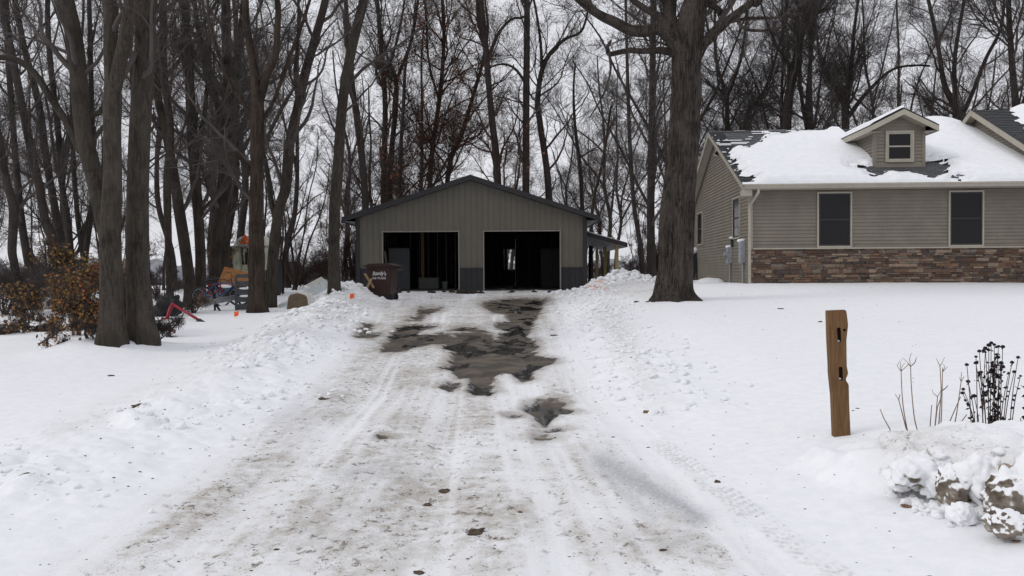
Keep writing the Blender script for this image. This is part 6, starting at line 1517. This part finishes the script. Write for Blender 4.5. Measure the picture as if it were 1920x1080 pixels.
    bicycle('red bicycle standing close behind the blue one near the white board', (ground_at(404, 574)[0] - .1, 25.2, gz(ground_at(404, 574)[0], 25.2) - .03), R_(62), R_(10), 'red', 'bicycles in the snow')
    V, F = blob_arrays(np.random.default_rng(5), .16, 2, .3, .35); o = from_np('snow_patch', V * [1.3, 1, 1], F, M['snow']); q = at(421, 537, 25.6); o.location = q; tag(o, 'lump of snow caught on top of the bicycles', 'snow lump')
    # grey slatted panel leaning on the tree
    Y = 23.4; b = at(459, 580, Y); g = gz(b[0], Y); root = thing('slatted_panel', 'grey plastic slatted panel with rounded top leaning behind the shaggy barked tree', 'plastic panel', (b[0], Y, g), R_(0)); w = .27; H = at(459, 514, Y)[2] - g
    bm = bmesh.new(); pr = [(-w, 0), (w, 0), (w, H - .1), (w - .1, H), (-w + .1, H), (-w, H - .1)]
    box(bm, (-w, -.02, -.05), (-w + .06, .03, H - .1)); box(bm, (w - .06, -.02, -.05), (w, .03, H - .1)); prism(bm, [(-w, -.02, H - .099), (w, -.02, H - .099), (w - .02, -.02, H - .03), (w - .1, -.02, H), (-w + .1, -.02, H), (-w + .02, -.02, H - .03)], (0, .05, 0)); fixn(bm); from_bm('frame', bm, M['greypl'], root)
    for k in range(4):
        bm = bmesh.new(); z = .02 + k * (H - .15) / 4; box(bm, (-w + .061, -.01, z), (w - .061, .015, z + (H - .15) / 4 - .06)); bmesh.ops.bevel(bm, geom=bm.edges[:], offset=.01, segments=1); from_bm('slat', bm, M['greypl'], root)
        V, F = blob_arrays(np.random.default_rng(30 + k), .09, 2, .2, .35); from_np('snow_cap', V * [1.6, .6, 1] + [0, -.02, z + (H - .15) / 4 - .05], F, M['snow'], root) if k in (1, 2) else None
    # long beam on black legs
    P, Q = Vector(at(374, 571, 23.0)), Vector(at(474, 551, 24.0)); d = Q - P; root = thing('metal_beam', 'long grey metal beam propped level on black legs beside the bicycles', 'beam', P); root.rotation_mode = 'QUATERNION'; root.rotation_quaternion = d.to_track_quat('X', 'Z')
    bm = bmesh.new(); n = d.length; box(bm, (0, -.05, -.07), (n, .05, -.05)); box(bm, (0, -.05, .05), (n, .05, .07)); box(bm, (0, -.008, -.0499), (n, .008, .0499)); from_bm('beam', bm, M['galv'], root)
    for x0 in (.42, 1.05):
        for dx in (-.05, .16):
            bm = bmesh.new(); tube(bm, [(x0, 0, -.03), (x0 + dx, -.2 * (1 if dx > 0 else -1) * .3, -.48)], .03, 7); from_bm('leg', bm, M['black'], root)
    # white panel behind the bikes
    bm = bmesh.new(); box(bm, (-.11, -.02, -.1), (.11, .02, .32)); bmesh.ops.bevel(bm, geom=bm.edges[:], offset=.008, segments=1); o = from_bm('white_board', bm, M['white']); q = ground_at(391, 563); o.location = (q[0], q[1] + 1.2, gz(q[0], q[1] + 1.2)); tag(o, 'small white board standing between the straight trunk and the bicycles', 'board')
    # red tubular frame with a net
    Y = 20.5; f = lambda x, y, dy=0: at(230 + x / 6., 500 + y / 6., Y + dy)
    b = f(560, 640); g = gz(b[0], Y); b[2] = g; root = thing('net_frame', 'red tubular frame with a torn grey net lying on the snow near the thick trunk', 'net frame', b)
    bm = bmesh.new()
    A, B, C, D = f(490, 600), f(545, 440, .2), f(575, 432, .1), f(860, 605, -.6)
    tube(bm, [tuple(p - b) for p in resample([A, B, C], [1, 1, 1], .08)[0]], .045, 9); tube(bm, [tuple(p - b) for p in (C, D)], .033, 9); from_bm('tube', bm, M['red'], root, True)
    bm = bmesh.new(); tube(bm, [tuple(p - b) for p in (f(430, 622, -.2), f(490, 600), f(560, 622, .25))], [.03, .08, .03], 8); from_bm('foot', bm, M['red'], root, True)
    bm = bmesh.new(); tube(bm, [tuple(p - b) for p in (D, f(905, 628, -.7), f(960, 648, -.8))], [.05, .04, .012], 7); from_bm('tip', bm, M['black'], root, True)
    bm = bmesh.new(); 
    for pts in ([(690, 515), (650, 575), (690, 582)], [(640, 500), (600, 540), (560, 560)]): tube(bm, [tuple(f(*p) - b) for p in pts], .012, 5)
    from_bm('brace', bm, M['dark'], root, True)
    bm = bmesh.new(); q00, q10, q01, q11 = f(520, 570), f(840, 606, -.6), f(500, 650, -.4), f(800, 668, -.9); n1, n2 = 16, 7
    def net(i, j): a, c = i / n1, j / n2; p = (q00 * (1 - a) + q10 * a) * (1 - c) + (q01 * (1 - a) + q11 * a) * c; p = p - b; p[2] = p[2] - .12 * math.sin(a * 3.1) * (1 - c) + .12 * math.sin(3.1 * a) * c * .2; return tuple(p)
    for i in range(n1 + 1): tube(bm, [net(i, j) for j in range(n2 + 1)], .009, 4)
    for j in range(n2 + 1): tube(bm, [net(i, j) for i in range(n1 + 1)], .009, 4)
    from_bm('net', bm, M['greypl'], root)
    V, F = blob_arrays(np.random.default_rng(61), .36, 4, .5, 1.0); nn = fbm(V[:, 0] * 9 + V[:, 2] * 4, V[:, 1] * 9 - V[:, 2] * 7, 3, 4); V = V * (1 + .9 * nn)[:, None]; p = f(515, 430, .9); o = from_np('tarp_bundle', V * [.8, .7, .85], F, M['black']); o.location = (p[0], p[1], gz(p[0], p[1]) + .28); tag(o, 'crumpled black bundle behind the red frame', 'bundle')
    # red and white can, at the roots
    p = f(440, 750, -4.6); p = ground_at(305, 628); r = thing('drink_can', 'red and white can lying by the spreading roots of the thick trunk', 'can', (p[0], p[1], gz(p[0], p[1]) + .05), R_(20)); mm = Matrix.Rotation(R_(78), 4, 'Y')
    bm = bmesh.new(); lathe(bm, [(.03, 0), (.045, .01), (.045, .09)], 14, mm); from_bm('body', bm, M['white'], r, True); bm = bmesh.new(); lathe(bm, [(.046, .091), (.046, .18), (.03, .19)], 14, mm); from_bm('band', bm, M['red'], r, True)
    # tan box end with a pale rim, pale sheet behind
    Y = 23.6; b = at(557, 578, Y); g = gz(b[0], Y) - .03; s = Y / FPX; root = thing('tan_shelter', 'tan box with domed end sunk in the snow by the long pale sheet', 'shelter box', (b[0], Y, g), R_(-4))
    pr = [(-20, 0), (21, 0), (18, 22), (13, 27), (0, 30), (-13, 27), (-17, 22)]; pts = [(x * s, 0, z * s) for x, z in pr]; bm = bmesh.new(); prism(bm, pts, (0, .05, 0)); fixn(bm); bmesh.ops.bevel(bm, geom=bm.edges[:], offset=.012, segments=2); from_bm('end_panel', bm, M['tan'], root)
    bm = bmesh.new(); prism(bm, [(x * 1.03, .052, z * 1.03 + .01) for x, y, z in pts], (0, .55, 0)); fixn(bm); from_bm('shell', bm, M['tanlight'], root)
    P = [at(520, 573, 24.6), at(537, 581, 23.9), at(615, 540, 27.2), at(613, 524, 28.2)]; bm = bmesh.new(); c = np.mean(P, 0); n = 14
    ra = [bm.verts.new(tuple(P[0] * (1 - i / n) + P[3] * i / n - c + np.array([0, 0, .02 * (i % 2)]))) for i in range(n + 1)]; rb = [bm.verts.new(tuple(P[1] * (1 - i / n) + P[2] * i / n - c + np.array([0, 0, .02 * (i % 2) - .02]))) for i in range(n + 1)]
    for i in range(n): bm.faces.new((ra[i], ra[i + 1], rb[i + 1], rb[i]))
    o = from_bm('pale_sheet', bm, M['pale']); o.location = c; tag(o, 'long pale blue grey sheet sloping up behind the tan box', 'sheet')
    P = [at(572, 536, 27.6), at(602, 520, 28.0), at(616, 531, 28.3), at(590, 541, 27.8)]; bm = bmesh.new(); c = np.mean(P, 0); prism(bm, [tuple(p - c) for p in P], (0, .03, .02)); fixn(bm); o = from_bm('crumpled_sheet', bm, M['tanlight']); o.location = c; tag(o, 'pale crumpled sheet lying on the far end of the sloping sheet', 'sheet')
    P = [at(651, 531, 29), at(661, 526, 29), at(668, 541, 29), at(655, 541, 29)]; bm = bmesh.new(); c = np.mean(P, 0); prism(bm, [tuple(p - c) for p in P], (0, .05, .02)); fixn(bm); o = from_bm('white_scrap', bm, M['white']); o.location = c; tag(o, 'white plastic scrap on the snow between the leaning grey trunk and the crossed lumber', 'plastic scrap')

def shrub(label, loc, rng, h, spread, nst, leafn, leafmat, twig='twig', lsize=.07, levels=3, cat='shrub', name='leafy_brush', l1=.6, low=False, group=None, ang=(.5, 1.1)):
    S = []
    for k in range(nst):
        a = rng.uniform(0, 6.28); t = np.linspace(0, 1, 6); hh = h * rng.uniform(.6, 1.05); r = spread * rng.uniform(.2, 1)
        P = np.stack([r * t ** 1.2 * math.cos(a) + rng.normal(size=6).cumsum() * .03, r * t ** 1.2 * math.sin(a) + rng.normal(size=6).cumsum() * .03, hh * (np.sin(t * 1.5) if not low else .25 * np.sin(t * 3) + .1 * t) - .08], 1)
        S.append((P, .014 * (1 - .75 * t) + .003))
    root = thing(name, label, cat, loc, 0, group)
    out = crown_arrays(S, rng, dens=3.0, zmin=.05 if low else h * .12, l1=l1 * 2.4, rmin=.0035, levels=levels, up=-.03 if low else .04, wig=.25, ang=ang)
    parts = [tube_batch(np.array([p]), np.array([r]), 5, rng) for p, r in S] + [tube_batch(Q, RR, 3, rng) for Q, RR, k in out if len(Q)]
    from_np('branches', *merge(parts), M[twig], root)
    if leafn:
        C = np.concatenate([q[0][:, 1:].reshape(-1, 3) for q in out[1:]]); C = C[rng.integers(len(C), size=leafn)] + rng.normal(size=(leafn, 3)) * .03
        C[:, 2] = np.maximum(C[:, 2], .01); k = int(leafn * (1 if isinstance(leafmat, str) else .86))
        m0 = leafmat if isinstance(leafmat, str) else leafmat[0]
        from_np('leaves', *leaf_quads(C[:k], rng, lsize), M[m0], root, False)
        if k < leafn:
            cc = C[k:]; o = from_np('leaves', *leaf_quads(cc, rng, lsize), M[leafmat[1]], root, False)
    return root

def build_brush():
    rng = np.random.default_rng(44); g = lambda x, y, Y=None: (lambda p: (p[0], p[1], gz(p[0], p[1])))(ground_at(x, y) if Y is None else at(x, y, Y))
    shrub('tall mass of tawny oak leaves filling the gap beside the split smooth trunk', g(143, 560, 16.5), rng, 1.35, .6, 8, 2700, ('leaf_tawny', 'leaf_orange'), lsize=.06, l1=.55)
    shrub('higher clump of tawny leaves standing behind the oak leaf mass', g(140, 520, 18.5), rng, 1.75, .45, 5, 1000, 'leaf_tawny', lsize=.065, l1=.5)
    shrub('low tan bush at the foot of the leaning trunks in the brush', g(62, 565, 20.5), rng, .8, .7, 8, 1000, 'leaf_tawny', lsize=.06, l1=.4)
    for x, y, lab in ((30, 625, 'fallen leafy branch lying farthest out along the snow'), (72, 622, 'fallen branch with curled brown leaves in front of the tan bush'), (112, 620, 'fallen leafy branch touching the mound of snow by the split trunk')):
        shrub(lab, g(x, y), rng, .6, 1.1, 6, 300, ('leaf', 'leaf_tawny'), lsize=.07, l1=.28, low=True, name='fallen_branch', cat='branch', group='fallen oak branches')
    shrub('sprig of brown leaves on the snow right beside the split trunk', g(172, 634), rng, .35, .35, 5, 110, 'leaf', lsize=.07, l1=.2, name='leaf_sprig', cat='sprig', group='leaf sprigs'); shrub('sprig of curled leaves lowest on the snow under the mound', g(90, 650), rng, .25, .3, 4, 70, 'leaf', lsize=.07, l1=.18, name='leaf_sprig', cat='sprig', group='leaf sprigs')
    shrub('dry sprig with dark leaves at the foot of the thick trunk', g(292, 640), rng, .3, .25, 5, 70, 'mud', lsize=.06, l1=.2, name='leaf_sprig', cat='sprig', group='leaf sprigs'); shrub('thin bare sprig by the red and white can', g(314, 632), rng, .35, .12, 4, 0, 'mud', l1=.15, name='leaf_sprig', cat='sprig', group='leaf sprigs')
    shrub('leafy sprig beside the red frame and its net', g(362, 588), rng, .4, .4, 6, 160, 'leaf', lsize=.07, l1=.3, name='leaf_sprig', cat='sprig', group='leaf sprigs')
    shrub('tangle of snowy dark twigs behind the thick trunk and black bundle', g(300, 560, 25), rng, 1.1, .8, 6, 130, 'leaf', lsize=.06, l1=.4, name='brush_tangle', cat='shrub')
    shrub('tawny leaves clinging around the foot of the wide trunk by the tractor', g(410, 553, 30.4), rng, 2.2, .5, 6, 700, 'leaf_tawny', lsize=.08, l1=.6)
    shrub('rusty brush standing between the thick trunk and its neighbours', g(236, 560, 22), rng, 1.6, .6, 5, 420, 'leaf_red', lsize=.07, l1=.5)
    # brush heap at the far edge
    shrub('dark heap of cut brush at the outer edge of the yard', g(8, 580, 23), rng, 1.1, 1.5, 14, 300, 'mud', lsize=.08, l1=.7, levels=3, name='brush_heap', cat='brush heap')
    # thickets in the woods
    protos = [shrub('proto', (0, 0, 0), np.random.default_rng(300 + k), 2.3, 1.3, 9, 260 if k != 1 else 80, 'leaf_red' if k == 0 else 'leaf', 'twig_red' if k < 2 else 'twig', .08, 3, 'shrub', 'bare_thicket', 1.0) for k in range(3)]
    used = set(); q = np.random.default_rng(12)
    for n, lo, hi, y0, y1, gp, lab in ((9, 520, 700, 36, 56, 'thickets beyond the pale sheet', 'reddish brown bare thicket beyond the pale sheet'), (6, -120, 500, 36, 64, 'thickets under the dense woods', 'dark bare thicket on the floor of the dense woods'), (5, 1110, 1330, 44, 66, 'thickets beside the oak', 'brown bare thicket in the gap between garage and oak')):
        for i in range(n):
            Y = q.uniform(y0, y1); x = (q.uniform(lo, hi) - 960) / FPX * Y
            if -7.4 < x < 5.2 and Y < 47: continue
            p = protos[int(q.integers(3))]; loc = (x, Y, gz(x, Y) - .1); s = q.uniform(.6, 1.2)
            if p.name not in used: used.add(p.name); p.location = loc; o = p
            else: o = dup(p, loc, q.uniform(0, 6.28))
            o.scale = (s, s, s * q.uniform(.7, 1.1)); o['label'] = lab; o['group'] = gp
    for p in protos:
        if p.name not in used:
            for c in list(p.children): bpy.data.objects.remove(c)
            bpy.data.objects.remove(p)

# ------------------------------------------------------------------ light, camera, run
def build_light():
    w = bpy.data.worlds.new('World'); SC.world = w; w.use_nodes = True; nt = w.node_tree; nt.nodes.clear(); n = NB(nt)
    out = nt.nodes.new('ShaderNodeOutputWorld'); bg = nt.nodes.new('ShaderNodeBackground'); sky = nt.nodes.new('ShaderNodeTexSky'); sky.sky_type = 'NISHITA'; sky.sun_disc = False
    sky.sun_elevation = R_(38); sky.sun_rotation = R_(260); sky.dust_density = 6; sky.ozone_density = 1; sky.air_density = 1
    co = n.coord('Generated'); f = n.noise(n.mapping(co, (1.5, 1.5, 5)), 2.2, 5, .55)
    sep = nt.nodes.new('ShaderNodeSeparateXYZ'); nt.links.new(co, sep.inputs[0])
    up = n.ramp(sep.outputs[2], 0.0, 0.7)
    cloud = n.mix(n.ramp(f, .3, .7), (7.2, 7.3, 7.8), (8.2, 8.25, 8.7))
    cloud = n.mix(n.math('MULTIPLY', up, .5), cloud, (9.5, 9.6, 9.9))
    n.put(bg.inputs[0], n.mix(0.93, sky.outputs[0], cloud)); bg.inputs[1].default_value = 0.1; nt.links.new(bg.outputs[0], out.inputs[0])
    l = bpy.data.lights.new('sun', 'SUN'); l.energy = 0.7; l.angle = R_(20); l.color = (1, .97, .93); o = bpy.data.objects.new('sun', l); COL.objects.link(o)
    # the sun stands to the left, hidden by cloud
    o.rotation_euler = (R_(50), 0, R_(-72)); o.location = (-4, -6, 20)
    c = bpy.data.cameras.new('camera'); c.sensor_width = 36; c.lens = FPX / 1920 * 36; c.clip_end = 3000; c.clip_start = .05
    cam = bpy.data.objects.new('camera', c); COL.objects.link(cam); pitch = math.atan((HOR - 540) / FPX)
    cam.matrix_world = Matrix.Translation((0, 0, EYE)) @ Matrix.Rotation(math.pi / 2 + pitch, 4, 'X') @ Matrix.Rotation(-ROLL, 4, 'Z')
    SC.camera = cam; SC.view_settings.view_transform = 'Standard'; SC.view_settings.look = 'None'; SC.view_settings.exposure = 0; SC.view_settings.gamma = 1
    SC.cycles.max_bounces = 6; SC.cycles.diffuse_bounces = 3; SC.cycles.glossy_bounces = 2; SC.cycles.transmission_bounces = 3; SC.cycles.transparent_max_bounces = 4
    SC.cycles.use_adaptive_sampling = True

import time as _t
def run():
    build_materials(); more_materials(); M['orange2'] = basic('bright_orange', (0.95, 0.2, 0.04), .5, .05, 5); M['tanstone'] = basic('tan_stone', (.36, .29, .22), .8, .35, 9, bump=.5)
    for f in (build_light, build_ground, build_far, build_garage, build_house, build_oak, build_trees, build_woods, build_bin, build_post, build_plants, build_rocks, build_clods, build_debris, build_clutter, build_brush):
        t = _t.time(); f(); print('%s %.1fs' % (f.__name__, _t.time() - t))
run()
